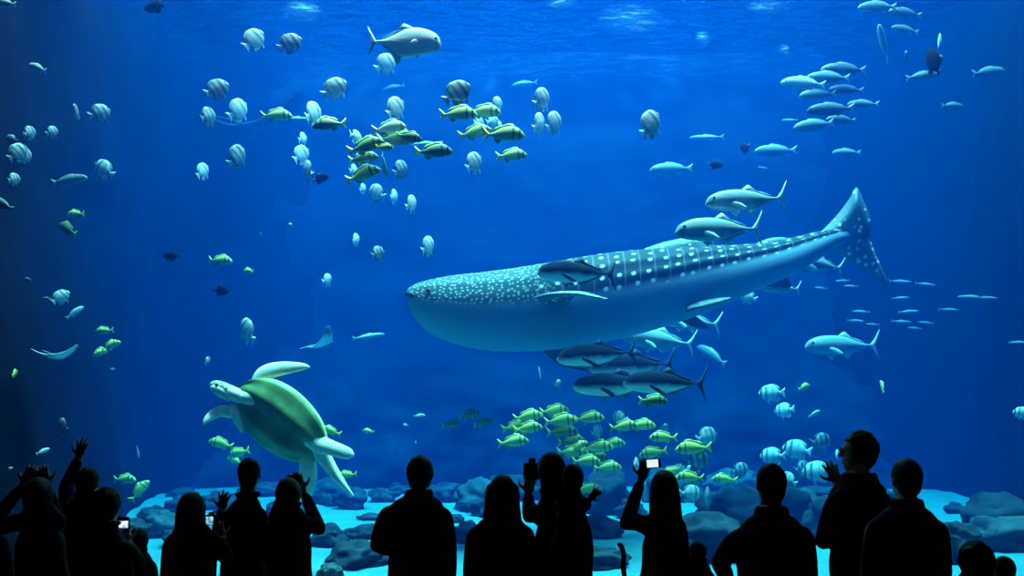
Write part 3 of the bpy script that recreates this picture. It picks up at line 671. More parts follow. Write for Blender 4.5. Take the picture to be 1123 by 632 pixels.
# kind, px, py, length in px, heading (0 right, 180 left, -90 at the window), nose up, metres away, label, tail sweep
FISH = [
 # --- top left and left side
 (PS, 6, 4, 30, 175, 12, 11.0, 'pale slim fish cut by the top left corner of the window'),
 (PS, 42, 75, 28, 160, 22, 11.0, 'small pale fish alone at upper left, nose up, below the corner fish'),
 (TG, 170, 8, 25, 170, -5, 11.5, 'black oval fish against the top edge, upper left'),
 (DS, 84, 123, 20, -78, 31, 11.5, 'dark narrow spadefish seen end-on, left of a wider dark one', .05),
 (DS, 110, 124, 27, 55, 33, 11.3, 'dark spadefish with a pale face rim, wider of a dark pair at upper left'),
 (DS, 33, 146, 21, 80, 33, 12.2, 'thin dusky spadefish, topmost of the cluster by the left edge'),
 (TG, 27, 152, 18, 110, 30, 12.6, 'black narrow fish behind the topmost fish of the left edge cluster'),
 (DS, 58, 145, 18, 75, 36, 12.6, 'small thin dusky spadefish apart, right of the left edge cluster'),
 (DS, 14, 153, 14, 180, 21, 12.4, 'small dim round fish at upper left of the left edge cluster'),
 (DS, 20, 168, 28, 65, 46, 12.0, 'dusky banded spadefish, largest in the cluster by the left edge'),
 (DS, 28, 171, 24, 84, 31, 12.3, 'thin dark spadefish edge-on just right of the largest left edge one'),
 (DS, 16, 197, 20, 80, 26, 12.4, 'faint thin spadefish, lowest of the cluster by the left edge'),
 (SN, 3, 224, 34, 160, 25, 12.4, 'dim bluish fish cut off by the left edge below the cluster'),
 (SN, 77, 198, 38, 10, 12, 14.5, 'dim blue fish with dark tips, left of the bright cyan disc fish'),
 (SP, 115, 186, 29, 166, 36, 12.0, 'bright cyan disc-shaped spadefish alone at left, facing left'),
 (PF, 84, 235, 21, 175, 0, 11.8, 'small green fish without visible tail, upper of a green pair at left'),
 (DP, 75, 252, 31, 155, 28, 11.4, 'dark green fish with yellow tail, lower of a green pair at left'),
 (TG, 188, 281, 18, 175, 0, 11.0, 'black oval fish, upper of two black ones left of centre'),
 (TG, 243, 319, 20, -10, -8, 11.0, 'black oval fish, lower of two black ones left of centre'),
 (SN, 32, 307, 15, 150, 10, 13.5, 'very faint round fish in the dark water, far left'),
 (SN, 52, 328, 14, 170, 0, 14.0, 'faint fish touching the left side of a bright cyan round one'),
 (SP, 67, 326, 21, 30, 41, 12.6, 'bright blue-cyan round spadefish low in the dark left water'),
 (PS, 83, 343, 22, 30, 40, 13.4, 'pale blue fish swimming steeply upward at left'),
 (PF, 115, 363, 21, 180, -5, 11.6, 'dim green fish on top of a brighter green pair at left'),
 (PF, 122, 379, 22, 20, 25, 11.5, 'bright green fish, upper right of a stuck-together green pair'),
 (PF, 112, 386, 20, 200, -30, 11.9, 'green fish with dark head, lower left of a stuck-together green pair'),
 (DP, 17, 410, 18, 100, 20, 11.6, 'barely visible dark green fish near the left edge'),
 (SN, 124, 405, 9, 80, 0, 14.0, 'tiny faint fish below the stuck-together green pair'),
 (DS, 70, 467, 24, 140, 29, 12.0, 'dark round fish in the shade above the raised hand'),
 (PS, 48, 495, 16, 60, 20, 12.6, 'faint pale blue fish left of the raised hand'),
 (PS, 152, 496, 16, 110, -60, 12.6, 'faint pale thin fish right of the raised hand, pointing down'),
 (PS, 9, 515, 12, 15, 20, 12.0, 'faint short pale fish above the outstretched arm at the left edge'),
 (PF, 3, 533, 28, -30, -20, 10.2, 'green fish cut by the left edge above the outstretched arm'),
 (PF, 10, 561, 22, 20, 40, 10.2, 'green fish seen between the two arms at the left edge'),
 (PF, 137, 526, 28, -8, 0, 12.6, 'dim green fish, rear one of two beside the shorter crowd heads'),
 (PF, 154, 538, 28, 35, 50, 12.0, 'green fish nose up, front one of two beside the shorter crowd heads'),
 # --- spadefish of the upper middle
 (SP, 278, 44, 31, 35, 51, 10.8, 'pale spadefish, left one of two near the surface'),
 (DS, 318, 48, 30, 25, 36, 10.8, 'dusky spadefish, darker one of two near the surface'),
 (DS, 238, 98, 30, 30, 36, 11.4, 'dusky banded spadefish, upper left of a loose trio'),
 (SP, 261, 121, 33, 62, 46, 11.4, 'pale narrow spadefish, right one of a loose trio'),
 (DS, 228, 128, 29, 72, 33, 11.6, 'thin dusky spadefish, lowest of a loose trio'),
 (SP, 367, 97, 31, 20, 39, 10.6, 'striped spadefish with clear black bars, alone below the big silver fish'),
 (SP, 343, 125, 37, 70, 36, 10.9, 'narrow bright spadefish just above the yellow-tailed fish facing left'),
 (SP, 332, 153, 22, 80, 26, 12.4, 'small thin spadefish, top of a vertical chain of three'),
 (SP, 330, 170, 28, 55, 43, 12.0, 'spadefish in the middle of a vertical chain of three'),
 (SP, 338, 188, 33, 120, 36, 11.7, 'bright cyan spadefish at the foot of a vertical chain, by a black fish'),
 (TG, 352, 196, 19, -10, 10, 11.2, 'black round fish touching the chain of three spadefish'),
 (DS, 260, 172, 34, 68, 49, 11.4, 'dusky slanting spadefish with tail down, left of the vertical chain'),
 (SP, 222, 188, 24, 68, 46, 11.6, 'small bright narrow spadefish, outermost left of the upper group'),
 (SP, 423, 70, 30, 40, 41, 11.8, 'striped spadefish half behind the big silver fish'),
 (SP, 433, 119, 33, 50, 46, 10.6, 'white spadefish right above the yellow-tailed cluster'),
 (SP, 391, 151, 24, 70, -1, 11.6, 'cyan-white narrow spadefish left of the yellow-tailed cluster'),
 (SP, 388, 187, 20, 80, 21, 12.8, 'faint cyan spadefish behind the lower left of the yellow-tailed cluster'),
 (SP, 398, 207, 16, 75, 31, 13.4, 'dull small spadefish touching the left of a bright cyan round one'),
 (SP, 413, 212, 28, 140, 31, 12.4, 'bright cyan round spadefish below the yellow-tailed cluster'),
 (SP, 432, 216, 24, 80, 21, 13.0, 'thin cyan spadefish between a round cyan one and a small white one'),
 (SP, 451, 224, 28, 74, 33, 11.2, 'small white narrow spadefish, lower of two under the cluster\'s right side', .05),
 (DS, 439, 186, 28, 60, 36, 12.0, 'translucent-looking cyan spadefish with tail down right of the cluster'),
 (SP, 469, 270, 30, 66, 37, 11.2, 'pale striped spadefish alone above the whale shark\'s snout'),
 (DS, 501, 102, 36, 15, 39, 10.6, 'large dusky spadefish with wide black bars, upper right of the cluster'),
 (SP, 545, 115, 24, 60, 36, 11.5, 'pale spadefish peeking over the porkfish knot, right end'),
 (SP, 525, 135, 24, 65, 21, 12.2, 'cyan spadefish in the middle of the porkfish knot, left one'),
 (SP, 540, 134, 22, 45, 21, 12.6, 'cyan spadefish in the middle of the porkfish knot, right one'),
 (SP, 548, 140, 18, 76, 51, 12.0, 'small white spadefish tip behind the front porkfish of the knot'),
 (SP, 519, 179, 32, 50, 41, 10.8, 'bright spadefish alone below the porkfish knot'),
 (SP, 594, 109, 34, 55, 41, 11.0, 'striped spadefish, uppermost of three right of the knot'),
 (SP, 591, 136, 33, 66, 41, 11.4, 'narrow striped spadefish, lower left of three right of the knot'),
 (SP, 607, 135, 34, 52, 41, 11.1, 'striped spadefish, lower right of three right of the knot'),
 (SP, 712, 137, 40, 35, 51, 10.4, 'white spadefish alone at upper centre right, nose up'),
 (DN, 432, 97, 26, 175, -10, 18.8, 'hair-thin faint fish above the white spadefish'),
 (DN, 575, 93, 30, 175, -8, 18.8, 'hair-thin faint fish left of the uppermost striped spadefish'),
 (SL, 326, 131, 36, -8, -4, 14.6, 'slim cyan fish behind a green one, left of the yellow-tailed fish'),
 (SL, 468, 158, 36, 170, 0, 14.8, 'slim cyan fish behind the dark green fish with the clear tail'),
 # --- yellow tailed porkfish
 (PF, 304, 127, 34, 20, 6, 11.0, 'pale green fish with dim tail, leftmost of the upper green fish'),
 (DP, 361, 137, 38, 175, -4, 10.2, 'dark green fish with bright yellow tail facing left'),
 ('white_porkfish', 427, 141, 38, 0, 8, 10.2, 'near-white fish with orange tail on top of the cluster', 0, 'O'),
 (DP, 436, 153, 46, 0, 2, 10.5, 'large dark green fish under the near-white one'),
 (DP, 449, 151, 30, 12, -8, 10.0, 'green fish with yellow tail at the cluster\'s right end'),
 (DP, 402, 161, 42, 5, 18, 10.0, 'dark green fish with orange tail at the cluster\'s left end', 0, 'O'),
 (PF, 422, 162, 20, 10, 0, 9.8, 'small yellow-white fish tucked under the large dark green one', 0, 'O'),
 (DP, 399, 174, 34, 0, 8, 10.3, 'small dark banded green fish in the middle left of the cluster'),
 (PF, 399, 192, 40, 0, 20, 10.0, 'pale yellow-green fish nose up, lowest of the cluster'),
 (DP, 421, 182, 30, 82, -40, 10.6, 'thin green fish edge-on with tail up, right of the lowest one'),
 (DP, 476, 167, 42, -2, 2, 10.2, 'dark green fish with faint tail apart at right of the cluster'),
 (PF, 503, 126, 42, 2, 2, 10.3, 'golden fish with bright yellow tail, upper left of the knot'),
 (PF, 531, 123, 38, -6, -4, 10.8, 'pale green fish behind the golden one in the knot'),
 (PF, 521, 146, 38, 8, 16, 10.5, 'fish with yellow tail and dark tail root, lower left of the knot'),
 (PF, 553, 148, 46, -2, -2, 10.1, 'pale golden fish with black head bar, front of the knot'),
 (PF, 561, 171, 35, 2, 4, 10.9, 'teal fish alone just below the knot'),
 (PF, 242, 286, 28, -4, -4, 11.8, 'small slender green fish right of the upper black oval fish'),
 (PF, 273, 298, 18, 150, 5, 12.4, 'small dull green fish below and right of the slender green one'),
 # --- middle left
 (PS, 319, 247, 14, 130, 10, 13.0, 'tiny pale fish upper in the open water left of the whale shark'),
 (SN, 286, 257, 14, 100, 0, 16.0, 'barely visible blue fish beside the tiny pale one in open water'),
 (SP, 359, 307, 20, 74, 25, 12.6, 'small pale spadefish alone in open water left of the snout'),
 (SP, 390, 263, 20, 76, 25, 12.6, 'small pale narrow spadefish left of a banded one'),
 (DS, 414, 278, 23, 55, 25, 12.0, 'small banded spadefish with dark bars above and left of the snout'),
 (SP, 272, 363, 36, 138, 46, 11.4, 'bright cyan striped spadefish with long trailing fins above the turtle'),
 (DS, 228, 396, 13, 80, 41, 12.0, 'tiny dark fish just above the turtle\'s head'),
 (SL, 404, 369, 36, 12, 10, 14.5, 'faint slim bluish fish right of the small dark ray'),
 (PF, 243, 487, 30, 175, 12, 11.4, 'yellow-green fish at the front of three under the turtle'),
 (PF, 262, 497, 28, 160, -15, 12.0, 'green fish behind the front one of three under the turtle'),
 (PF, 258, 505, 18, 180, 20, 12.4, 'small green fish, lowest of three under the turtle'),
 (PF, 363, 473, 24, 170, 18, 11.0, 'green fish with tail showing past the turtle\'s rear shell'),
 (PF, 381, 521, 22, 170, -5, 10.8, 'green fish half hidden behind the turtle\'s tail'),
 (PF, 404, 473, 13, 170, 10, 12.8, 'tiny pale green fish right of the turtle\'s shell'),
 (PS, 460, 456, 13, 10, 5, 14.5, 'tiny cyan fish left of the three leading green fish'),
 (PS, 445, 466, 9, 140, 5, 15.5, 'speck-like cyan fish, left of the other cyan specks'),
 (PS, 456, 485, 9, 100, 5, 15.5, 'speck-like cyan fish low between the turtle and the green school'),
 (SL, 592, 409, 16, 120, 70, 13.2, 'thin white fish swimming straight up below the shark\'s belly'),
 (SP, 612, 421, 14, 60, 19, 13.0, 'tiny white round fish under the dark-backed fish'),
 # --- lower green school
 (DP, 495, 466, 22, 10, 6, 11.8, 'dim green fish, hindmost of the three leading the school'),
 (DP, 515, 455, 26, 8, 8, 11.8, 'dim green fish, uppermost of the three leading the school'),
 (DP, 530, 464, 23, 6, 12, 11.8, 'dark green fish, foremost of the three apart from the school'),
 (PF, 579, 457, 33, 0, 8, 10.8, 'green fish at the top of the school\'s left knot'),
 (PF, 566, 467, 33, 4, 14, 11.4, 'green fish in the back of the school\'s left knot'),
 (PF, 579, 470, 33, 0, 6, 10.5, 'green fish at the front of the school\'s left knot'),
 (PF, 563, 485, 35, 2, 6, 10.4, 'bright yellow-green fish apart under the school\'s left knot'),
 (PF, 608, 451, 33, -2, 4, 10.9, 'green fish leading the top of the school\'s middle knot'),
 (PF, 615, 462, 37, -2, 4, 10.6, 'green fish with white cheek in the school\'s middle knot'),
 (DP, 617, 474, 36, -4, 2, 10.9, 'dark green fish, lowest of the school\'s middle knot'),
 (PF, 646, 459, 34, -2, 4, 10.8, 'green fish with clear yellow tail right of the middle knot'),
 (DP, 628, 485, 34, -2, 0, 11.8, 'shadowy green fish at the top of the crowd below the middle knot'),
 (PF, 628, 496, 36, 0, 0, 11.4, 'green fish filling the left of the crowd below the middle knot'),
 (PF, 655, 491, 36, 0, 4, 10.8, 'big pale green fish right of the yellow tails in the lower crowd'),
 (PF, 672, 487, 28, 0, 4, 11.2, 'pale green fish, foremost right of the lower crowd'),
 (DP, 655, 501, 26, -4, -8, 11.6, 'dark green fish behind the lower crowd\'s pale fish'),
 (PF, 643, 506, 32, 0, 0, 10.5, 'green fish with golden tail under the lower crowd'),
 (PF, 635, 490, 22, 10, 30, 10.3, 'small fish showing a bright yellow tail inside the lower crowd'),
 (PF, 666, 513, 32, 2, 2, 10.7, 'green fish lowest right of the lower crowd'),
 (PF, 645, 536, 30, 0, -2, 10.8, 'green fish beside the shoulder of the embracing couple'),
 (PF, 684, 468, 32, 0, 6, 10.6, 'green fish with bright yellow tail beside a cyan disc fish'),
 (PF, 703, 467, 32, -4, 2, 10.9, 'green fish in front of the yellow tail near the cyan disc fish'),
 (PF, 727, 480, 31, 175, 0, 10.7, 'green fish facing left with yellow tail, above the phone'),
 (PF, 760, 492, 40, 172, -4, 10.0, 'large bright green fish facing left with vivid yellow tail'),
 (PF, 716, 497, 32, 165, -12, 10.4, 'green fish right above the glowing phone'),
 (PF, 737, 517, 26, 160, -25, 10.6, 'green fish behind the head of the woman raising a phone'),
 (PF, 756, 524, 32, 176, 2, 10.2, 'green fish facing left with dark yellow tail, below the large bright one'),
 (PF, 794, 526, 28, 176, 4, 11.0, 'pale green fish alone near the stooping man'),
 (DP, 716, 440, 33, -2, -2, 10.0, 'green fish just under the lowest dark-backed fish'),
 # --- cyan spadefish low right
 (SP, 679, 458, 22, 130, 14, 12.0, 'bright cyan disc fish, upper of two among the green school'),
 (SP, 654, 473, 22, 45, 14, 12.2, 'bright cyan disc fish, lower of two among the green school'),
 (SP, 774, 479, 32, 28, 14, 12.2, 'large cyan spadefish behind the vivid yellow tail'),
 (DS, 765, 505, 32, 15, 9, 12.6, 'dim blue barred spadefish below the vivid yellow tail'),
 (SP, 755, 519, 26, 60, 14, 13.2, 'cyan spadefish hidden behind the green fish with dark yellow tail'),
 (SP, 757, 541, 28, 20, -1, 12.0, 'pale spadefish with curved white bar by the phone woman\'s shoulder'),
 (SP, 775, 543, 27, 66, 9, 12.6, 'plain narrow cyan spadefish right of the curved white bar'),
 (SP, 729, 469, 13, 40, 14, 13.0, 'small blue spadefish showing between green fish above the phone'),
 (DS, 811, 516, 26, 25, 9, 15.2, 'dim barred spadefish between the pale green fish and the stooping man'),
 (SP, 697, 510, 26, 70, -6, 11.8, 'cyan spadefish behind the hand holding up the phone'),
 (SP, 847, 500, 28, 145, -1, 14.4, 'bright cyan spadefish right above the stooping man\'s head'),
 (SP, 874, 493, 32, 150, 9, 15.0, 'large blue-cyan spadefish right of the bright one over the stooping man'),
 (DS, 879, 514, 28, 40, 9, 15.6, 'dim barred spadefish between the two heads, under the large blue one'),
 (DS, 900, 484, 28, 20, 9, 14.8, 'dark spadefish with pale stripes left of the man in glasses'),
 (SP, 897, 517, 34, 150, -1, 14.2, 'big greenish pale spadefish by the raised hand'),
 (SP, 865, 526, 24, 125, 24, 13.8, 'cyan-white spadefish peeking past the stooping man\'s head'),
 (SP, 846, 431, 28, 160, -1, 14.6, 'cyan spadefish, upper of an overlapping pair in open water'),
 (SP, 860, 450, 25, 130, -6, 14.9, 'cyan spadefish, lower of an overlapping pair in open water'),
 (PF, 881, 425, 19, 25, 15, 12.0, 'small yellow-green fish right of the overlapping cyan pair'),
 (PS, 893, 454, 17, 20, 25, 14.0, 'faint small pale fish below the yellow-green one in open water'),
 (PF, 967, 424, 16, 95, 60, 12.0, 'tiny yellow-green fish pointing up above the man in glasses'),
 (SP, 918, 499, 18, 75, 14, 15.0, 'pale spadefish edge touching the face of the man in glasses'),
 (SP, 1121, 453, 20, 160, 9, 12.2, 'pale cyan fish cut off by the right edge'),
 # --- trevallies
 (PM, 443, 46, 82, 0, -2, 10.0, 'big silver-white fish with forked tail alone near the surface'),
 (TR, 817, 220, 88, 180, -2, 11.2, 'big silver fish, upper of two swimming over the shark\'s back'),
 (TR, 788, 252, 96, 180, -1, 11.0, 'big silver fish, lower of two, almost touching the shark\'s back'),
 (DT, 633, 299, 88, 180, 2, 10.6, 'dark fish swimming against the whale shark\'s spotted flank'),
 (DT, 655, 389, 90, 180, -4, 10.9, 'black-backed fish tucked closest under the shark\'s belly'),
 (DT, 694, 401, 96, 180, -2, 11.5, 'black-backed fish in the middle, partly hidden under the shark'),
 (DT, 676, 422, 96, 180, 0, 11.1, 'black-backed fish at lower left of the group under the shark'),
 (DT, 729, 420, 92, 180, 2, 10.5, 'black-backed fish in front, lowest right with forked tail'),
 (TR, 722, 373, 80, 178, 8, 13.9, 'dim silver fish close under the belly behind the black-backed group'),
 (TR, 755, 352, 70, 178, 8, 14.0, 'dim fish with tail hanging below the rear of the belly'),
 (TR, 896, 290, 62, 180, 8, 13.6, 'silver fish half hidden behind the shark\'s tail stock'),
 (TR, 855, 316, 44, 178, 4, 13.8, 'pale fish under the shark\'s tail stock near the anal fin'),
 (SP, 820, 326, 20, 150, 21, 13.6, 'small cyan round fish just under the shark\'s rear belly'),
 (TR, 922, 379, 80, 180, 0, 14.6, 'big dim silver fish with forked tail alone, right of centre'),
 (SN, 780, 390, 44, 130, 30, 17.0, 'very faint large fish right of the black-backed group'),
 # --- upper right school
 (SN, 962, 8, 44, 178, -2, 14.0, 'bright-backed silver fish, highest in the upper right corner'),
 (DN, 992, 15, 36, 172, 12, 14.2, 'dusky silver fish, nose behind the highest one\'s tail'),
 (SN, 992, 33, 30, 174, 14, 14.2, 'silver fish, third down in the upper right corner'),
 (PS, 968, 48, 54, 235, 24, 13.8, 'pale fish turning toward the window with its tail behind'),
 (SN, 993, 64, 32, 245, 0, 14.8, 'small round dim fish seen head-on by the turning fish'),
 (TG, 1023, 68, 36, 100, 66, 11.0, 'black fish hanging upright at upper right'),
 (PS, 1030, 46, 26, 60, 60, 14.4, 'pale blue fish rising behind the black upright one'),
 (SN, 1010, 84, 34, -5, 6, 14.2, 'pale fish with tail at left, passing behind the black upright one'),
 (SN, 1083, 80, 40, 4, 8, 14.6, 'long dim pale fish alone toward the right edge, tilted up'),
 (SN, 1044, 117, 30, 15, 2, 14.8, 'oval dim fish below the long one near the right edge'),
 (DN, 925, 77, 52, 178, 0, 14.0, 'dark fish on top of the packed school, tail out right'),
 (SN, 908, 86, 50, 177, 0, 13.7, 'teal fish, second from top of the packed school'),
 (PS, 881, 92, 50, 176, 4, 13.4, 'brightest fish, leading the packed school at left'),
 (SN, 897, 104, 42, 178, -4, 13.7, 'silver fish with bright lower fin, under the brightest one'),
 (DN, 928, 99, 38, 176, 4, 14.0, 'dusky fish in the packed school\'s right half, under the top ones'),
 (SN, 946, 115, 34, 176, 2, 14.2, 'teal fish at the right end of the packed school'),
 (DN, 910, 121, 52, 178, -2, 13.4, 'very dark long fish across the school\'s lower half'),
 (SN, 892, 138, 46, 180, -8, 14.0, 'silver fish at lower left of the packed school'),
 (DN, 922, 132, 34, 178, 2, 14.4, 'dim fish between the very dark one and the lower left one'),
 (SL, 866, 132, 18, 180, 0, 16.2, 'short thin bluish fish left of the packed school'),
 (SN, 928, 168, 32, 178, 0, 15.4, 'small teal fish alone below the packed school'),
 (SN, 850, 166, 46, 178, 0, 15.2, 'teal fish with bright back, tail toward the school, mid right'),
 (TG, 817, 163, 18, 120, 40, 13.0, 'dark fin-like fish just left of the bright-backed teal one'),
 (TG, 785, 181, 17, -15, -10, 13.2, 'small dark diamond-shaped fish under the slim cyan one'),
 (SL, 836, 184, 11, 180, 10, 17.2, 'tiny faint fish under the bright-backed teal one'),
 (SL, 775, 151, 38, 180, 0, 16.8, 'slim cyan fish level with the lone white spadefish'),
 (SN, 736, 186, 48, 178, -2, 16.0, 'dim teal fish below and right of the lone white spadefish'),
]
DEEP = 'faint slim blue fish far back, one of the scattered school right of the shark\'s tail'
for px, py, L in ((924, 308, 16), (933, 314, 16), (987, 309, 26), (1014, 312, 24), (987, 327, 20), (944, 342, 20), (938, 352, 20), (957, 356, 16),
                  (996, 342, 24), (988, 353, 24), (1015, 354, 18), (1003, 360, 16), (1065, 326, 30), (1083, 327, 22), (1040, 340, 24), (1117, 376, 24), (900, 316, 14)):
    fish(SL, px, py, L, 178 if (px + py) % 3 else 2, (px * 7 + py) % 13 - 5, 17.0 + ((px * 13 + py * 7) % 20) / 10, DEEP, group='faint slim fish school behind the tail')
for f in FISH:
    k, px, py, L, yaw, pit, Y, lab = f[:8]
    bnd = f[8] if len(f) > 8 else (0.0, .06, -.06)[int(px * 3 + py) % 3]
    fish(k, px, py, L, yaw, pit, Y, lab, bnd, tailm=orange_fin if len(f) > 9 else None)

# rays: broad flat wings, whip tail
def ray(px, py, span, Y, yaw, pitch, roll, mat_top, label):
    Y = clear_of_walls(px, py, Y, .5 * span * Y / F)
    root = empty('ray', at(px, py, Y)); s = span * Y / F
    bm = bmesh.new(); n = 20; T_, B_ = {}, {}
    for i in range(n + 1):
        v = -1 + 2 * i / n; a = abs(v); front = .30 - .26 * a ** 1.3 + (.04 if a < .15 else 0); rear = -.26 + .17 * a ** .8
        for j in range(9):
            u = j / 8; x = lerp(front, rear, u); th = .055 * (1 - a) ** .8 * math.sin(PI * min(max(u, .03), .97)) + .004
            up = .22 * a * a
            T_[i, j] = bm.verts.new((x, v * .5, up + th)); B_[i, j] = bm.verts.new((x, v * .5, up - th))
    for i in range(n):
        for j in range(8):
            bm.faces.new((T_[i, j], T_[i + 1, j], T_[i + 1, j + 1], T_[i, j + 1])); bm.faces.new((B_[i, j], B_[i, j + 1], B_[i + 1, j + 1], B_[i + 1, j]))
        for j in (0, 8): bm.faces.new((T_[i, j], B_[i, j], B_[i + 1, j], T_[i + 1, j]))
    for i in (0, n):
        for j in range(8): bm.faces.new((T_[i, j], T_[i, j + 1], B_[i, j + 1], B_[i, j]))
    bm_obj('body', bm, mat_top, root)
    bm_obj('tail', blade_bm([(Vector((-.22, 0, 0)), .012, .012), (Vector((-.45, .01, .01)), .008, .008), (Vector((-.75, .03, .0)), .003, .003)], (0, 0, 1), 14, 8), mat_top, root)
    root.scale = (s, s, s); root.rotation_euler = (math.radians(roll), -math.radians(pitch), math.radians(yaw))
    return tag(root, label, 'ray', 'rays')
ray_m = fish_mat('ray skin', (.10, .14, .16), (.65, .72, .72), [], split=.06, soft=.04)
ray(62, 391, 46, 13.4, 100, -8, -6, fish_mat('pale ray skin', (.4, .5, .5), (.75, .8, .8), [], split=.1), 'pale ray gliding with spread wings, low in the dark left water')
ray(354, 377, 42, 12.6, 55, 12, -30, ray_m, 'small dark ray with one wing raised and one pale wing, above the turtle')
ray(282, 141, 120, 18.3, 78, 10, -6, fish_mat('hazy ray skin', (.004, .012, .02), (.05, .10, .13), [], split=.02, soft=.05, rough=.95, spec=.02), 'large hazy ray far back behind the upper left spadefish')
# ---------------------------------------------------------------- the crowd, backs to the camera
skin_p = [plain('skin ' + n_, c_, .6, .3, .08, 20) for n_, c_ in (('light', (.50, .33, .25)), ('tan', (.36, .21, .14)), ('brown', (.17, .095, .06)))]
def cloth(n_, c_): return plain(n_, c_, .95, .05, .25, 60)
CL = {'black': cloth('black cotton', (.012, .012, .014)), 'navy': cloth('navy cotton', (.012, .016, .035)), 'grey': cloth('charcoal wool', (.03, .03, .033)),
      'maroon': cloth('dark red cotton', (.045, .012, .012)), 'denim': cloth('dark denim', (.015, .022, .045)), 'brown': cloth('dark brown cotton', (.03, .02, .014))}
hair_m = plain('dark hair', (.012, .009, .007), .7, .2, .4, 90); shoe_m = plain('dark shoes', (.012, .012, .012), .6, .3)
def ball(bm, c, r, rot=None, sub=3):
    r = (r, r, r) if isinstance(r, (int, float)) else r
    t = bmesh.ops.create_icosphere(bm, subdivisions=sub, radius=1)['verts']
    for v in t:
        p = Vector((v.co.x * r[0], v.co.y * r[1], v.co.z * r[2])); v.co = (rot @ p if rot else p) + c
def limb(bm, pts):
    """tapered round limb through [(point, radius)], closed at both ends"""
    n = len(pts); data = catmull([(*p, r) for p, r in pts], 8 * (n - 1) + 1); rings = []
    for k, d in enumerate(data):
        p = Vector(d[:3]); q = (Vector(data[min(k + 1, len(data) - 1)][:3]) - Vector(data[max(k - 1, 0)][:3])).normalized()
        u = q.orthogonal().normalized() if k == 0 else (u - q * u.dot(q)).normalized(); w_ = q.cross(u)
        rings.append([p + (u * math.cos(a) + w_ * math.sin(a)) * max(d[3], .003) for a in [2 * PI * i / 14 for i in range(14)]])
    rings_bm(rings, bm)
    for p, r in (pts[0], pts[-1]): ball(bm, p, r * .99, sub=2)
def remesh(name, bm, vox, mat, parent, smooth=3):
    """one continuous surface out of overlapping closed shapes"""
    me = bpy.data.meshes.new('tmp'); bmesh.ops.recalc_face_normals(bm, faces=bm.faces); bm.to_mesh(me); bm.free()
    o = bpy.data.objects.new('tmp', me); C.objects.link(o)
    r = o.modifiers.new('r', 'REMESH'); r.mode = 'VOXEL'; r.voxel_size = vox; r.use_smooth_shade = True
    s = o.modifiers.new('s', 'SMOOTH'); s.factor = .5; s.iterations = smooth
    dg = bpy.context.evaluated_depsgraph_get(); me2 = bpy.data.meshes.new_from_object(o.evaluated_get(dg)); me2.name = name
    bpy.data.objects.remove(o); bpy.data.meshes.remove(me); me2.materials.clear()
    return link(name, me2, mat, parent)
def hand(bm, wrist, tip, palm_n, k, side, curl=.25, spread=.16):
    """palm, four unequal fingers and a side thumb; tip gives the way the fingers point, side +1 puts the thumb on d x n"""
    d = (tip - wrist).normalized(); n = (palm_n - d * palm_n.dot(d)).normalized(); s = d.cross(n) * side
    M = Matrix((s, n, d)).transposed()
    c = wrist + d * (.052 * k); ball(bm, c, (.042 * k, .017 * k, .055 * k), M); ball(bm, wrist + d * .012 * k, (.03 * k, .02 * k, .03 * k), M)
    for i, (off, ln) in enumerate(((.030, .072), (.010, .082), (-.011, .076), (-.031, .058))):
        a = spread * (1.5 - i) * .8; dr = (d * math.cos(a) + s * math.sin(a)); b0 = wrist + d * (.092 - .006 * abs(i - 1.2)) * k + s * off * k
        p1 = b0 + dr * ln * .5 * k + n * curl * .01 * k; p2 = b0 + dr * ln * (1 - .25 * curl) * k + n * curl * .055 * k
        limb(bm, [(b0 - dr * .03 * k, .0105 * k), (p1, .0098 * k), (p2, .0082 * k)])
    t0 = wrist + d * .03 * k + s * .03 * k; t1 = t0 + (s * .75 + d * .65 + n * .2) * .045 * k; t2 = t1 + (d * .8 + s * .45 + n * .25) * .034 * k
    limb(bm, [(t0 - s * .015 * k, .014 * k), (t1, .0115 * k), (t2, .009 * k)])
